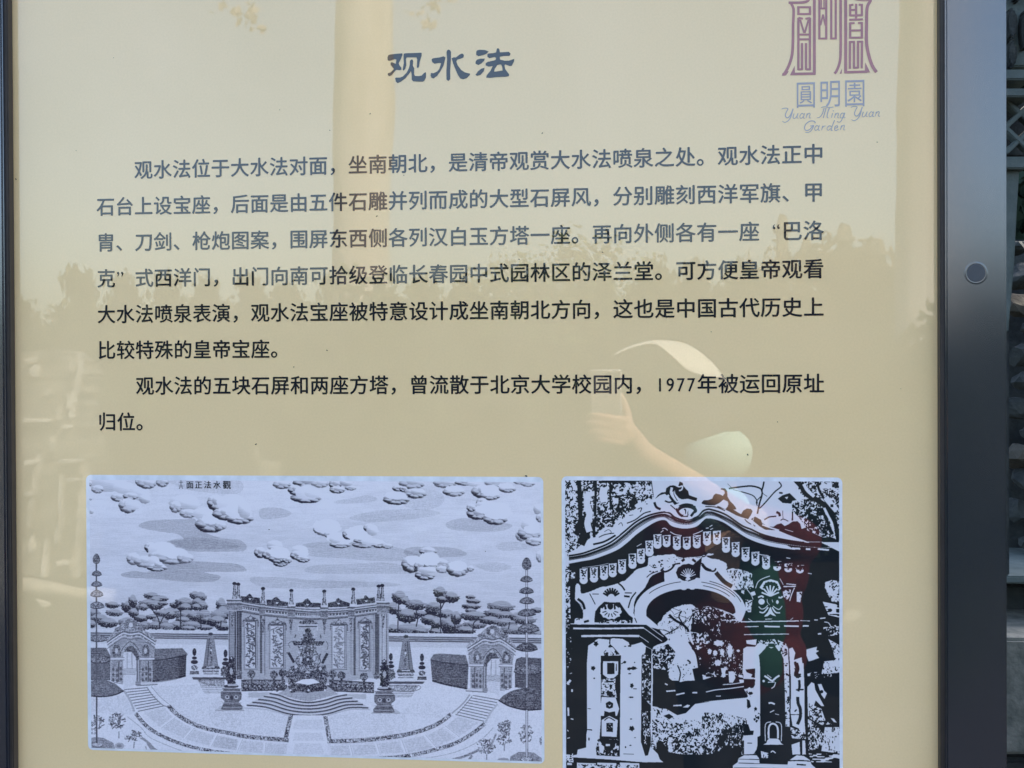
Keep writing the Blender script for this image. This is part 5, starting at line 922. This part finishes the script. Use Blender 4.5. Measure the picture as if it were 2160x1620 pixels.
def leaves(n, cx, cy, cz, rx, ry, rz, size, clumps=40, seed=0, shape='round', flat_=.0):
    g = np.random.default_rng(seed)
    u = g.normal(size=(clumps,3)); u /= np.linalg.norm(u,axis=1)[:,None]; r = g.uniform(.35,1,clumps)**.5
    c = u*r[:,None]
    if shape == 'cone': t = (c[:,2]+1)/2; k = np.clip(1.08-t,.08,1); c[:,0] *= k*1.15; c[:,1] *= k*1.15
    idx = g.integers(0,clumps,n); p = c[idx]+g.normal(size=(n,3))*np.array([.13,.13,.10])*(1 if shape != 'cone' else .8)
    P = np.array([cx,cy,cz])+p*np.array([rx,ry,rz])
    a = g.normal(size=(n,3)); a /= np.linalg.norm(a,axis=1)[:,None]; b = np.cross(a, g.normal(size=(n,3))); b /= np.linalg.norm(b,axis=1)[:,None]
    s = size*g.uniform(.6,1.3,n)[:,None]
    if shape == 'cone': a = a*.5+np.array([0,0,1.]); s = s*1.0
    q = np.stack([P-a*s*.5, P+b*s*.32, P+a*s*.6, P-b*s*.32],1).reshape(-1,3)
    me = bpy.data.meshes.new('crown'); me.vertices.add(len(q)); me.vertices.foreach_set('co', q.ravel().astype(np.float32))
    me.loops.add(len(q)); me.loops.foreach_set('vertex_index', np.arange(len(q),dtype=np.int32)); me.polygons.add(n)
    me.polygons.foreach_set('loop_start', np.arange(0,len(q),4,dtype=np.int32)); me.polygons.foreach_set('loop_total', np.full(n,4,np.int32)); me.update(); me.validate()
    return me
def tube(name, pts, rad, mat, parent=None, n=14, rough=0.0, seed=1):
    g = np.random.default_rng(seed); P = [Vector(p) for p in pts]; V, F = [], []
    for i, p in enumerate(P):
        t = (P[min(i+1,len(P)-1)]-P[max(i-1,0)]).normalized(); a = t.orthogonal().normalized() if i == 0 else (a-t*a.dot(t)).normalized(); b = t.cross(a)
        for k in range(n):
            w = 2*math.pi*k/n; r = rad[i]*(1+rough*g.normal()); V.append(p+a*(r*math.cos(w))+b*(r*math.sin(w)))
    for i in range(len(P)-1):
        for k in range(n): F.append((i*n+k, i*n+(k+1)%n, (i+1)*n+(k+1)%n, (i+1)*n+k))
    F.append(tuple(range(n))[::-1]); F.append(tuple(range((len(P)-1)*n, len(P)*n)))
    return link(name, mesh(V,F), mat, parent, True)
TREES = [(-420,560,30),(-240,575,36),(-90,590,34),(40,640,35),(165,585,33),(262,596,36),(352,598,34),(440,582,36),(530,600,33),(610,596,36),(700,600,34),(800,606,36),(890,598,33),(968,590,35),(1095,566,36),(1190,508,38),(1290,520,38),(1385,560,34),(1470,545,36),(1560,548,33),(1650,540,36),(1745,520,35),(1840,512,37),(1940,540,34),(2060,520,36),(2220,530,34),(2400,560,36)]
for i, (x, ty, D) in enumerate(TREES):
    top = R(x, ty, D); h = top.z; cone = i not in (14,15,16,20,21,22); kind = 'cypress_tree' if cone else 'broadleaf_tree'
    wdt = (1.75 if cone else 2.1)*(1+.15*math.sin(i*2.3)); root = Vector((top.x, top.y, 0))
    ordn = ['leftmost','second','third','fourth','fifth','sixth','seventh','eighth','ninth','tenth','eleventh','twelfth','thirteenth','fourteenth','fifteenth','sixteenth','seventeenth','eighteenth','nineteenth','twentieth','twenty-first','twenty-second','twenty-third','twenty-fourth','twenty-fifth','twenty-sixth','twenty-seventh'][i]
    lab = '%s, %s from the left in the row mirrored in the panel' % ('dark green cypress' if cone else ('pale yellow-green broadleaf tree' if i < 19 else 'russet-green broadleaf tree'), ordn)
    t = thing(kind, lab, 'tree', root, 'trees across the court mirrored in the panel')
    tube('trunk', [root+Vector((0,0,-.3)), root+Vector((.05,0,h*.3)), root+Vector((0,.05,h*.75))], [.16,.12,.05], M['darkbark'], t, 8)
    me = leaves(3600, root.x, root.y, h*.52, wdt, wdt, h*.50, .26 if cone else .24, 60, 100+i, 'cone' if cone else 'round')
    link('crown', me, M['leaf'] if cone else (M['leaf2'] if i < 19 else M['leaf3']), t)
# backing wood behind the row, a continuous mass nobody could count
me = leaves(60000, 0.6, -41, 2.3, 34, 2.2, 2.45, .26, 1500, 5); o = link('woodland', me, M['leaf']); tag(o, 'dark wood behind the row of cypresses, seen only in the mirror of the panel', 'woodland', kind='stuff')
me = leaves(14000, 9, 11, 1.6, 14, 1.2, 1.9, .22, 400, 6); o = link('thicket', me, M['dleaf']); tag(o, 'dark thicket far behind the board beyond the right stile', 'thicket', kind='stuff')

# leaning near tree whose trunk crosses the mirror, with a few low sprays
def near_tree(name, label, pts, D, rads, sprays, seed, barkm=None):
    P = [R(x, y, D) for x, y in pts]; base = Vector((P[-1].x, P[-1].y, 0)); t = thing(name, label, 'tree', base)
    P = [P[0]+(P[0]-P[1])*1.4]+P+[base+Vector((0,0,-.2))]; tube('trunk', P, rads, barkm or M['bark'], t, 20, .035, seed)
    tube('limb', [P[1], P[1]+Vector((-.5,.1,.5)), P[1]+Vector((-1.3,.3,1.0))], [.09,.06,.03], M['bark'], t, 8)
    top = P[0]; link('crown', leaves(2600, top.x, top.y, top.z+1.9, 1.9, 1.7, 1.2, .10, 60, seed), M['leaf2'], t)
    for k, (x, y, n, s) in enumerate(sprays):
        q = R(x, y, D); link('leaf_spray', leaves(n, q.x, q.y, q.z, s, s, s*.7, .055, 7, seed+k+1), M['dry'], t)['kind'] = 'stuff'
    return t
near_tree('tree', 'tree whose pale brown trunk runs down the mirror left of the title', [(770,0),(768,200),(764,400),(762,600),(762,900)], 4.6, [.15,.165,.168,.158,.150,.150,.20], [(500,20,34,.14),(540,55,10,.05),(905,5,40,.20)], 40)
near_tree('tree', 'tree whose trunk edge tints the mirror beside the right stile', [(1950,0),(1946,250),(1938,560),(1936,900)], 4.4, [.105,.118,.122,.120,.115,.15], [], 60, basic('pale_smooth_bark', (.50,.45,.40), (.64,.59,.53), 9, .85, .4, .02, sc=(1,1,.25)))
o = link('shrub', leaves(9000, R(1940,640,3.95).x, -3.95, .90, .30, .14, .88, .07, 120, 78), M['leaf']); tag(o, 'added green shrub standing in for shade on the trunk foot beside the right stile', 'shrub')  # added: dark leaves replace the shaded lower trunk

bsh = leaves(20000, R(770,640,4.15).x, -4.15, 1.0, .42, .14, .98, .065, 300, 77); o = link('shrub', bsh, M['leaf']); tag(o, 'added green shrub standing in for shade on the trunk foot mirrored left of centre', 'shrub')  # added shrub, keeps the lower trunk as dark as if shaded
M['stone_shade'] = basic('shaded_limestone', (.13,.12,.09), (.26,.24,.19), 4, .9, .5, .02)  # limestone with the shaded tone put into its colour
# carved stone pier, mirrored at the left edge
def prism(name, outline, D, th, mat, parent, bev=.012):
    P = [R(x,y,D) for x,y in outline]; bm = bmesh.new(); a = [bm.verts.new(p) for p in P]; b = [bm.verts.new(p+Vector((0,-th,0))) for p in P]; n = len(P)
    bm.faces.new(a); bm.faces.new(b[::-1])
    for i in range(n): bm.faces.new((a[(i+1)%n], a[i], b[i], b[(i+1)%n]))
    bmesh.ops.recalc_face_normals(bm, faces=bm.faces)
    if bev: bmesh.ops.bevel(bm, geom=list(bm.edges), offset=bev, segments=1, affect='EDGES')
    return link(name, bm_mesh(bm), mat, parent)
pb = R(60,1222,7.0); pier = thing('ruined_pier', 'weathered carved stone pier mirrored at the left edge of the panel', 'ruin', Vector((pb.x,pb.y,0)))
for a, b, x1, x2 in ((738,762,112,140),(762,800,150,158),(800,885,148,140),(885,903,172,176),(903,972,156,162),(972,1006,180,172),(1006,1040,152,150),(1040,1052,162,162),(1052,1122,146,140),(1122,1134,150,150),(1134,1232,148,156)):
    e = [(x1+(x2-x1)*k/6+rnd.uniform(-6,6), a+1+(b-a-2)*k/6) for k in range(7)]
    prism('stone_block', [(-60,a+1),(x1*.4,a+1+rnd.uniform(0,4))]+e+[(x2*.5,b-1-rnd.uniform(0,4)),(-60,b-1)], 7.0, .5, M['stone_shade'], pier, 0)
def jag(cx, cy, rx, ry, n=11): return [(cx+rx*rnd.uniform(.55,1.15)*math.cos(q), cy+ry*rnd.uniform(.55,1.15)*math.sin(q)) for q in (2*math.pi*k/n for k in range(n))]
for cx, cy, rx, ry in ((150,775,9,14),(154,810,6,18),(146,846,10,20),(62,760,16,6),(70,782,8,14),(120,872,5,14),(176,992,10,15),(182,1020,8,14),(172,1052,9,18),(176,1086,6,18),(166,1122,8,20),(158,1160,6,18),(156,1200,7,20),(72,1000,8,20),(66,1040,7,18),(60,1090,8,22),(64,1150,5,20),(104,940,4,20),(120,1130,5,18),(136,900,12,5),(96,830,6,10)):
    prism('sunlit_carving', jag(cx,cy,rx,ry), 6.93, .07, M['stone'] if rnd.random() < .6 else M['stone_pale'], pier, 0)
def strip(pts, w):
    L, Rr = [], []
    for x, y in spline(pts, 4): k = w*rnd.uniform(.7,1.25)/2; L.append((x-k,y)); Rr.append((x+k,y))
    return L+Rr[::-1]
for pts, w in (([(172,985),(180,1010),(174,1050),(168,1090),(172,1120),(160,1160),(158,1228)],11),([(166,745),(164,780),(158,815),(150,840)],7),([(80,960),(72,1010),(64,1060),(58,1110)],9),([(128,1000),(124,1060),(126,1120)],7),([(98,1140),(92,1180),(90,1228)],8),([(150,850),(147,880)],6)):
    prism('sunlit_carving', strip(pts,w), 6.94, .06, M['stone_pale'], pier, 0)  # pale stone paints the sunlit edges of the pier
for a, b, c_ in ((46,100,886),(120,166,974),(118,146,1188),(48,76,975),(140,164,1012),(48,70,1042)): prism('carved_ledge', [(a,c_-4),(b,c_-2),(b-2,c_+4),(a,c_+5)], 6.9, .1, M['stone_pale'], pier, .003)
def rock(name, label, c, s, mat, seed, group=None, flat_=.7):
    g = np.random.default_rng(seed); bm = bmesh.new(); bmesh.ops.create_icosphere(bm, subdivisions=2, radius=1.0)
    ax = [Vector(g.normal(size=3)).normalized() for _ in range(11)]; off = g.uniform(.45,.82,11)
    for v in bm.verts:
        for a, o_ in zip(ax, off):
            d = v.co.dot(a)
            if d > o_: v.co -= a*(d-o_)
        v.co = Vector((v.co.x*s[0], v.co.y*s[1], v.co.z*s[2]))*(1+.05*g.normal())
    bmesh.ops.rotate(bm, verts=bm.verts, cent=(0,0,0), matrix=Matrix.Rotation(g.uniform(0,3),3,'Z'))
    o = link(name, bm_mesh(bm), mat); o.location = c; return tag(o, label, 'rock', group)
fc = thing('fallen_column', 'pale fallen stone column lying below the pier mirrored at left', 'ruin', R(60,1245,5.9).lerp(Vector((R(60,1245,5.9).x,R(60,1245,5.9).y,0)),1))
tube('shaft', [R(-40,1232,5.9), R(60,1238,5.9), R(130,1246,5.9), R(182,1256,5.9)], [.055,.058,.048,.044], M['stone'], fc, 18, .09, 3); tube('capital', [R(184,1256,5.9), R(196,1257,5.9), R(240,1262,5.9)], [.05,.07,.06], M['stone'], fc, 18, .10, 4)
prism('fluted_fragment', [(74,1265),(98,1272),(100,1296),(88,1284)], 5.85, .05, M['stone_pale'], fc, .003)
for k, (x, y, s, l) in enumerate(((130,1320,.16,'pale broken slab on the ground below the fallen column'),(150,1400,.10,'small pale chip of stone below the broken slab'),(1845,1136,.09,'pale pointed stone on the turf mirrored near the right stile'),(1845,1212,.08,'flat pale stone at the hedge foot mirrored at right'),(1795,1300,.12,'long pale stone beside the photograph print mirrored at right'),(1842,1322,.10,'small upright pale stone lowest at right in the mirror'),(1080,925,.11,'bright pale stone mirrored between the last text lines'),(60,780,.2,'sunlit stone lump high on the left edge of the mirror'))):
    D = 1.6*FPX/(y-789)-1.307 if y > 1000 else (12 if y > 900 else 8.5)
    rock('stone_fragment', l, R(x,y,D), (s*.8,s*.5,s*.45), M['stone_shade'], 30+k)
ob = thing('stone_obelisk', 'small pale stone obelisk mirrored above the engraving', 'monument', Vector((R(545,1000,13).x,-13,0)))
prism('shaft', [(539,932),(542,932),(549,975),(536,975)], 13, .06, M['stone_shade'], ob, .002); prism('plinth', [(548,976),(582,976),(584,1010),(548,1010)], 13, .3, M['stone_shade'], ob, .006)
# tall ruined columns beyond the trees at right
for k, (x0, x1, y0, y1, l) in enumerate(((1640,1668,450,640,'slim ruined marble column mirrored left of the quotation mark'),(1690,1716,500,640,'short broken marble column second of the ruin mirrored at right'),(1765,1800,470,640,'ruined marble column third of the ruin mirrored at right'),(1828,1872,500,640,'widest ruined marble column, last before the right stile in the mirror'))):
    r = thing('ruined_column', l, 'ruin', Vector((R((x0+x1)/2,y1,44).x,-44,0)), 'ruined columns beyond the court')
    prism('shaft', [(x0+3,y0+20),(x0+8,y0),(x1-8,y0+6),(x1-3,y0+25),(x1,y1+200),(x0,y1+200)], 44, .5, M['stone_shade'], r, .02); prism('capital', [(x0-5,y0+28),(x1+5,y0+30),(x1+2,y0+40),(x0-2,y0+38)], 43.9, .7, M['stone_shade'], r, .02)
# low clipped hedge
hg = [leaves(5200, R(x,1225,8.0).x, -8.0-.2, .20, .9, .35, .26, .07, 60, 70+k) for k, x in enumerate((1700,1980,2260))]
for k, me in enumerate(hg):
    o = link('low_hedge', me, M['dleaf']); tag(o, ['low clipped hedge mirrored behind the person at right','low clipped hedge mirrored against the right stile','low clipped hedge just beyond the right stile in the mirror'][k], 'hedge', 'low hedges across the court')

# tall dark hedge close behind the stones
o = link('tall_hedge', leaves(60000, 3.9, 3.4, 1.7, 2.9, .55, 2.3, .11, 900, 8), M['dleaf']); tag(o, 'tall dark evergreen hedge close behind the stones right of the board', 'hedge')
# ---- what shows past the right edge of the frame
ZC = 1.15
so = thing('carved_stone_stand', 'blue-grey carved stone stand with lattice and tapering foot behind the right stile', 'stone carving', Vector((B(2110,660,ZC).x,ZC,0)))
def pris2(name, outline, Z, th, mat, parent, bev=.003):
    P = [B(x,y,Z) for x,y in outline]; bm = bmesh.new(); a = [bm.verts.new(p) for p in P]; b = [bm.verts.new(p+Vector((0,th,0))) for p in P]; n = len(P)
    bm.faces.new(a); bm.faces.new(b[::-1])
    for i in range(n): bm.faces.new((a[(i+1)%n], a[i], b[i], b[(i+1)%n]))
    bmesh.ops.recalc_face_normals(bm, faces=bm.faces)
    if bev: bmesh.ops.bevel(bm, geom=list(bm.edges), offset=bev, segments=2, affect='EDGES')
    return link(name, bm_mesh(bm), mat, parent)
pris2('tapered_foot', [(2060,358),(2151,358),(2146,440),(2140,560),(2131,660),(2128,700),(2090,700),(2075,560)], ZC, .10, M['stone_teal'], so)
pris2('ledge', [(2050,330),(2172,330),(2168,356),(2054,356)], ZC-.02, .14, M['stone_teal'], so); pris2('band', [(2050,186),(2180,186),(2180,204),(2050,204)], ZC-.02, .14, M['stone_teal'], so); pris2('band', [(2050,146),(2180,146),(2180,168),(2050,168)], ZC-.01, .12, M['stone_teal'], so)
for a, b in (((2122,210),(2180,262)),((2180,214),(2122,268)),((2122,268),(2180,322)),((2180,268),(2122,322))):
    dx, dy = b[0]-a[0], b[1]-a[1]; L = math.hypot(dx,dy); nx, ny = -dy/L*5, dx/L*5
    pris2('lattice_bar', [(a[0]+nx,a[1]+ny),(b[0]+nx,b[1]+ny),(b[0]-nx,b[1]-ny),(a[0]-nx,a[1]-ny)], ZC+.01+rnd.uniform(0,.01), .03, M['stone_teal'], so, .002)
pris2('back_slab', [(2060,-200),(2170,-200),(2170,140),(2060,140)], ZC+.05, .06, M['stone_teal'], so); pris2('back_slab', [(2060,205),(2172,205),(2172,330),(2060,330)], ZC+.07, .04, M['stone_dark'], so)
for x, y, rx, ry in ((2136,48,13,34),(2136,112,12,30),(2165,60,8,40),(2150,-40,14,40)):
    pris2('carved_boss', [(x+rx*math.cos(a), y+ry*math.sin(a)) for a in np.linspace(0,6.0,14)], ZC+.02, .035, M['stone_dark'], so, .006)
pris2('foot_block', [(2088,700),(2129,700),(2130,1215),(2086,1215)], ZC+.02, .12, M['stone_dark'], so)
k = 0
for row in range(13):
    for q in range(7):
        x = 2140+q*62+rnd.uniform(-14,14)+(row%2)*28; y = 520+row*56+rnd.uniform(-12,12); s = rnd.uniform(30,50)
        if y > 1190: continue
        c = B(x, y, 1.75+rnd.uniform(-.05,.05)+q*.01); r_ = s/FPX*3.05; pal = rnd.random()
        where_ = ['top','second','third','fourth','fifth','sixth','seventh','eighth','ninth','tenth','eleventh','twelfth','lowest'][row]; wq = ['next to the stile','second from the stile','third from the stile','fourth from the stile','fifth from the stile','sixth from the stile','seventh from the stile'][q]
        rock('rubble_stone', '%s rubble stone, %s course, %s' % ('brown' if pal > .72 else 'dark', where_, wq), c, (r_,r_*.8,r_*.72), M['stone_brown'] if pal > .72 else M['stone_dark'], 200+k, 'rubble stones heaped behind the board'); k += 1
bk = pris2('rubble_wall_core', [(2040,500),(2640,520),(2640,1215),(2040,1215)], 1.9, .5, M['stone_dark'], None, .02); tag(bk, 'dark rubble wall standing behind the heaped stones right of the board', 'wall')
lg = pris2('stone_ledge', [(2040,1214),(2640,1222),(2640,1238),(2040,1230)], 1.45, .6, M['stone_teal'], None, .004); tag(lg, 'thin blue-grey stone ledge under the rubble stones right of the board', 'ledge')
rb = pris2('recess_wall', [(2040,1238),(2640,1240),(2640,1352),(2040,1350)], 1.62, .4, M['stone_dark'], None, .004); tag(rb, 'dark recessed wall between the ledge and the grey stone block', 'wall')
for k2, (a, b) in enumerate(((2040,2290),(2293,2640))):
    o = pris2('stone_block', [(a,1345),(b,1349),(b,1592),(a,1594)], 1.30, .7, M['stone_grey'], None, .008); tag(o, ['rough grey stone block low beside the right stile','rough grey stone block second from the right stile'][k2], 'stone block', 'grey plinth blocks')
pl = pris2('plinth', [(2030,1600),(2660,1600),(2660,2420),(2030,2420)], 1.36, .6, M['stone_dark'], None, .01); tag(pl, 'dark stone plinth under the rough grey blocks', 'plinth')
# ================================================================ the photographer, seen only in the mirror
def capsules(chains, vox, smooth=6, spheres=()):
    """tapered limbs and rounded masses grown into ONE continuous skin"""
    bm = bmesh.new()
    def ball(c, r):
        g = bmesh.ops.create_icosphere(bm, subdivisions=3, radius=1.0)['verts']; r = (r,r,r) if not hasattr(r,'__len__') else r
        for v in g: v.co = Vector((v.co.x*r[0], v.co.y*r[1], v.co.z*r[2]))+Vector(c)
    for ch in chains:
        for i in range(len(ch)-1):
            (a, ra), (b, rb_) = ch[i], ch[i+1]; a, b = Vector(a), Vector(b); L = (b-a).length
            g = bmesh.ops.create_cone(bm, cap_ends=True, segments=20, radius1=ra, radius2=rb_, depth=L)['verts']
            bmesh.ops.transform(bm, matrix=Matrix.Translation((a+b)/2) @ (b-a).to_track_quat('Z','Y').to_matrix().to_4x4(), verts=g)
            ball(a, ra); ball(b, rb_)
    for c, r in spheres: ball(c, r)
    me = bm_mesh(bm); o = bpy.data.objects.new('tmp', me); COL.objects.link(o)
    r = o.modifiers.new('r','REMESH'); r.mode = 'VOXEL'; r.voxel_size = vox
    s = o.modifiers.new('s','SMOOTH'); s.factor = .5; s.iterations = smooth
    bpy.context.view_layer.update(); out = bpy.data.meshes.new_from_object(o.evaluated_get(bpy.context.evaluated_depsgraph_get())); bpy.data.objects.remove(o)
    return out
BD = 1.80
hd = R(1487,885,BD); sL = R(1412,1112,BD); sR = R(1678,1140,BD); chest = R(1546,1205,BD+.01); waist = R(1556,1290,BD+.01); pel = R(1560,1400,BD); nk = R(1518,1050,BD)
elR = R(1560,1092,1.56); wr = R(1358,958,1.335); palm = R(1322,912,1.312)
elL = R(1385,1262,BD+.04); wrL = R(1440,1410,BD+.14); hnL = R(1470,1450,BD+.17)
person = thing('person', 'person in red jacket and wide cream visor holding up a phone, mirrored in the panel', 'person', Vector((pel.x,pel.y,0)))
up = Vector((0,0,1)); legs = []
hipA, hipB = pel+Vector((-.085,0,-.06)), pel+Vector((.085,0,-.06)); zf = .10
chains = [[(chest,.125),(waist,.115),(pel,.13)], [(chest+up*.06,.10),(nk,.055),(hd+Vector((0,0,-.06)),.055)],
          [(sR,.052),(elR,.042),(wr.lerp(elR,.45),.038),(wr,.028),(palm,.027)], [(sL,.052),(elL,.040),(wrL,.026),(hnL,.026)],
          [(sL,.055),(chest+up*.05,.10),(sR,.055)]]
for h, sx in ((hipA,-1),(hipB,1)):
    kn = Vector((h.x+sx*.01, h.y+.02, .50*.98+.0)); an = Vector((h.x+sx*.02, h.y-.01, .10)); toe = an+Vector((0,.16,-.055))
    chains.append([(h,.085),(kn,.055),(kn+Vector((0,-.01,-.14)),.055),(an,.038),(toe,.032)]); legs.append((h,kn,an,toe))
# fingers across the back of the phone, thumb up its far side
for k, (x, y, l) in enumerate(((1243,874,1),(1236,893,1),(1240,912,1),(1250,930,.8))):
    kn0 = R(1318-k*2, 886+k*17, 1.292); chains.append([(palm+(kn0-palm)*.6,.013),(kn0,.0098),(R(1285,880+k*17,1.284),.0088),(R(x+14,y+1,1.286),.0082),(R(x,y+3,1.294),.0068)])
chains.append([(palm,.016),(R(1325,880,1.322),.012),(R(1318,852,1.326),.0105),(R(1309,832,1.324),.0085)])
for k in range(4): chains.append([(hnL,.016),(hnL+Vector((.012*(k-1.5),.01,-.05)),.009),(hnL+Vector((.011*(k-1.5),.03,-.085)),.0075)])
chains.append([(hnL,.014),(hnL+Vector((.03,.02,-.03)),.0095),(hnL+Vector((.038,.035,-.055)),.008)])
sph = [(hd,(.077,.092,.108)), (hd+Vector((0,.05,-.055)),(.045,.045,.04)), (hd+Vector((0,.092,-.008)),(.014,.020,.024)), (hd+Vector((-.078,-.005,0)),(.012,.022,.032)), (hd+Vector((.078,-.005,0)),(.012,.022,.032)), (chest+Vector((0,.03,0)),(.155,.10,.15)), (hd+Vector((0,.083,.028)),(.05,.012,.010)), (hd+Vector((0,.088,-.043)),(.026,.012,.008))]
me = capsules(chains, .0062, 4, sph); link('body', me, M['skin'], person, True)
for sx in (-.031,.031):
    bm = bmesh.new(); bmesh.ops.create_uvsphere(bm, u_segments=12, v_segments=8, radius=.0125); bmesh.ops.translate(bm, verts=bm.verts, vec=hd+Vector((sx,.080,.012))); link('eye', bm_mesh(bm), M['eye'], person, True)
link('hair', capsules([[(hd+Vector((0,-.03,.05)),.082),(hd+Vector((0,-.055,-.05)),.066),(hd+Vector((0,-.06,-.10)),.05)]], .01, 5, [(hd+Vector((0,-.008,.035)),(.086,.095,.088)),(hd+Vector((.052,.050,.012)),(.050,.058,.062)),(hd+Vector((-.070,.020,.0)),(.026,.050,.075))]), M['hair'], person, True)  # side locks added to darken the sunlit cheek
bm = bmesh.new()
for sx in (-1,1):
    g_ = bmesh.ops.create_icosphere(bm, subdivisions=3, radius=1)['verts']
    for v in g_: v.co = hd+Vector((sx*.040+v.co.x*.041, .083+v.co.y*.010-abs(v.co.x+sx)*.010, .018+v.co.z*.032))
box_bm(bm, hd.x-.085, hd.x+.085, hd.y+.078, hd.y+.088, hd.z+.034, hd.z+.042)
for sx in (-1,1): box_bm(bm, hd.x+sx*.084-.003, hd.x+sx*.084+.003, hd.y-.03, hd.y+.086, hd.z+.030, hd.z+.038)
link('added_sunglasses', bm_mesh(bm), M['navy'], person)  # dark glasses added, standing in for the visor's shade over the eyes
link('face_shade_cover', capsules([], .008, 4, [(hd+Vector((0,.024,-.005)),(.086,.089,.092))]), M['navy'], person, True)  # added dark shell in place of the shade on the face
link('neck_gaiter', capsules([], .007, 5, [(hd+Vector((.035,.050,-.095)),(.094,.075,.085)),(nk+Vector((0,.03,-.03)),(.085,.07,.07))]), M['teal'], person, True)
jk = [[(sR,.072),(sR.lerp(elR,.62),.062)], [(sL,.072),(elL,.056),(elL.lerp(wrL,.97),.044)], [(sL,.068),(chest+up*.06,.085),(sR,.068)], [(waist,.135),(pel+Vector((0,0,.02)),.145)]]
link('jacket', capsules(jk, .011, 5, [(chest,(.215,.128,.150)),(waist,(.185,.128,.15)),(pel+Vector((0,0,.03)),(.19,.13,.11))]), M['red'], person, True)
link('shirt', capsules([], .010, 4, [(chest+Vector((.045,.062,-.03)),(.085,.085,.16)),(waist+Vector((.045,.055,0)),(.085,.09,.16)),(pel+Vector((.04,.055,.03)),(.08,.09,.10))]), M['green'], person, True)
tr_ = []
for h,kn,an,toe in legs: tr_.append([(h,.098),(kn,.068),(an+Vector((0,0,.03)),.055)])
link('trousers', capsules(tr_, .012, 4, [(pel+Vector((0,0,-.05)),(.17,.12,.10))]), M['navy'], person, True)
for h,kn,an,toe in legs: link('shoe', capsules([[(an+Vector((0,-.03,-.05)),.048),(toe+Vector((0,.02,0)),.045)]], .01, 3), M['shoe'], person, True)
# wide floppy visor, sunlit on top
OUT = [(1298,748),(1318,737),(1345,727),(1380,720),(1425,722),(1462,734),(1498,762),(1520,790),(1540,820)]; INN = [(1298,750),(1320,740),(1348,731),(1384,728),(1420,756),(1448,782),(1488,795),(1524,800),(1538,822)]
V, F = [], []
for (a, b), (c_, d) in zip(spline(OUT,5), spline(INN,5)):
    for t in np.linspace(0,1,7):
        x, y = a*(1-t)+c_*t, b*(1-t)+d*t; V.append(R(x, y, BD+.02-.11*t+.006*math.sin(x*.05+t*3)))
n_ = 7
for i in range(len(V)//n_-1):
    for j in range(n_-1): F.append((i*n_+j, i*n_+j+1, (i+1)*n_+j+1, (i+1)*n_+j))
vs = thing('sun_visor', 'wide cream sun visor with floppy brim worn by the mirrored person', 'visor', hd+Vector((0,0,.12)))
o = link('brim', mesh(V,F), M['cream'], vs, True); md = o.modifiers.new('t','SOLIDIFY'); md.thickness = .0025
V, F = [], []
for k in range(33):
    a = 2*math.pi*k/32
    for dz in (0,.028): V.append(hd+Vector((.093*math.cos(a), .103*math.sin(a)-.005, .075+dz+.018*math.sin(a)*-1)))
for k in range(32): F.append((2*k,2*k+2,2*k+3,2*k+1))
o = link('head_band', mesh(V,F), M['navy'], vs, True); o.modifiers.new('t','SOLIDIFY').thickness = .002
# the phone, held just behind the lens that takes the picture
pc = R(1279,845,1.3135); hw, hh = .0365, .0755
ph = thing('phone', 'pale phone held upright in the mirrored hand', 'phone', pc)
bm = bmesh.new(); box_bm(bm, pc.x-hw, pc.x+hw, -1.3215, -1.3135, pc.z-hh, pc.z+hh, .0028); link('phone_shell', bm_mesh(bm), M['phone'], ph)
bm = bmesh.new(); box_bm(bm, pc.x-hw-.0012, pc.x+hw+.0012, -1.3205, -1.3150, pc.z-hh-.0012, pc.z+hh+.0012, .0024); link('rim', bm_mesh(bm), M['rim'], ph)
bm = bmesh.new(); box_bm(bm, pc.x-hw+.002, pc.x+hw-.002, -1.3225, -1.3212, pc.z-hh+.002, pc.z+hh-.002); link('screen', bm_mesh(bm), M['lens'], ph)
lc = W(CX, CY, 0)
for dz, dx in ((0,0),(-.0001,-.021)):
    bm = bmesh.new(); bmesh.ops.create_cone(bm, cap_ends=True, segments=24, radius1=.0085, radius2=.0085, depth=.0022)
    bmesh.ops.transform(bm, matrix=Matrix.Translation((lc.x+dx,-1.3125,lc.z+dz)) @ Matrix.Rotation(math.pi/2,4,'X'), verts=bm.verts); link('camera_lens', bm_mesh(bm), M['lens'], ph)
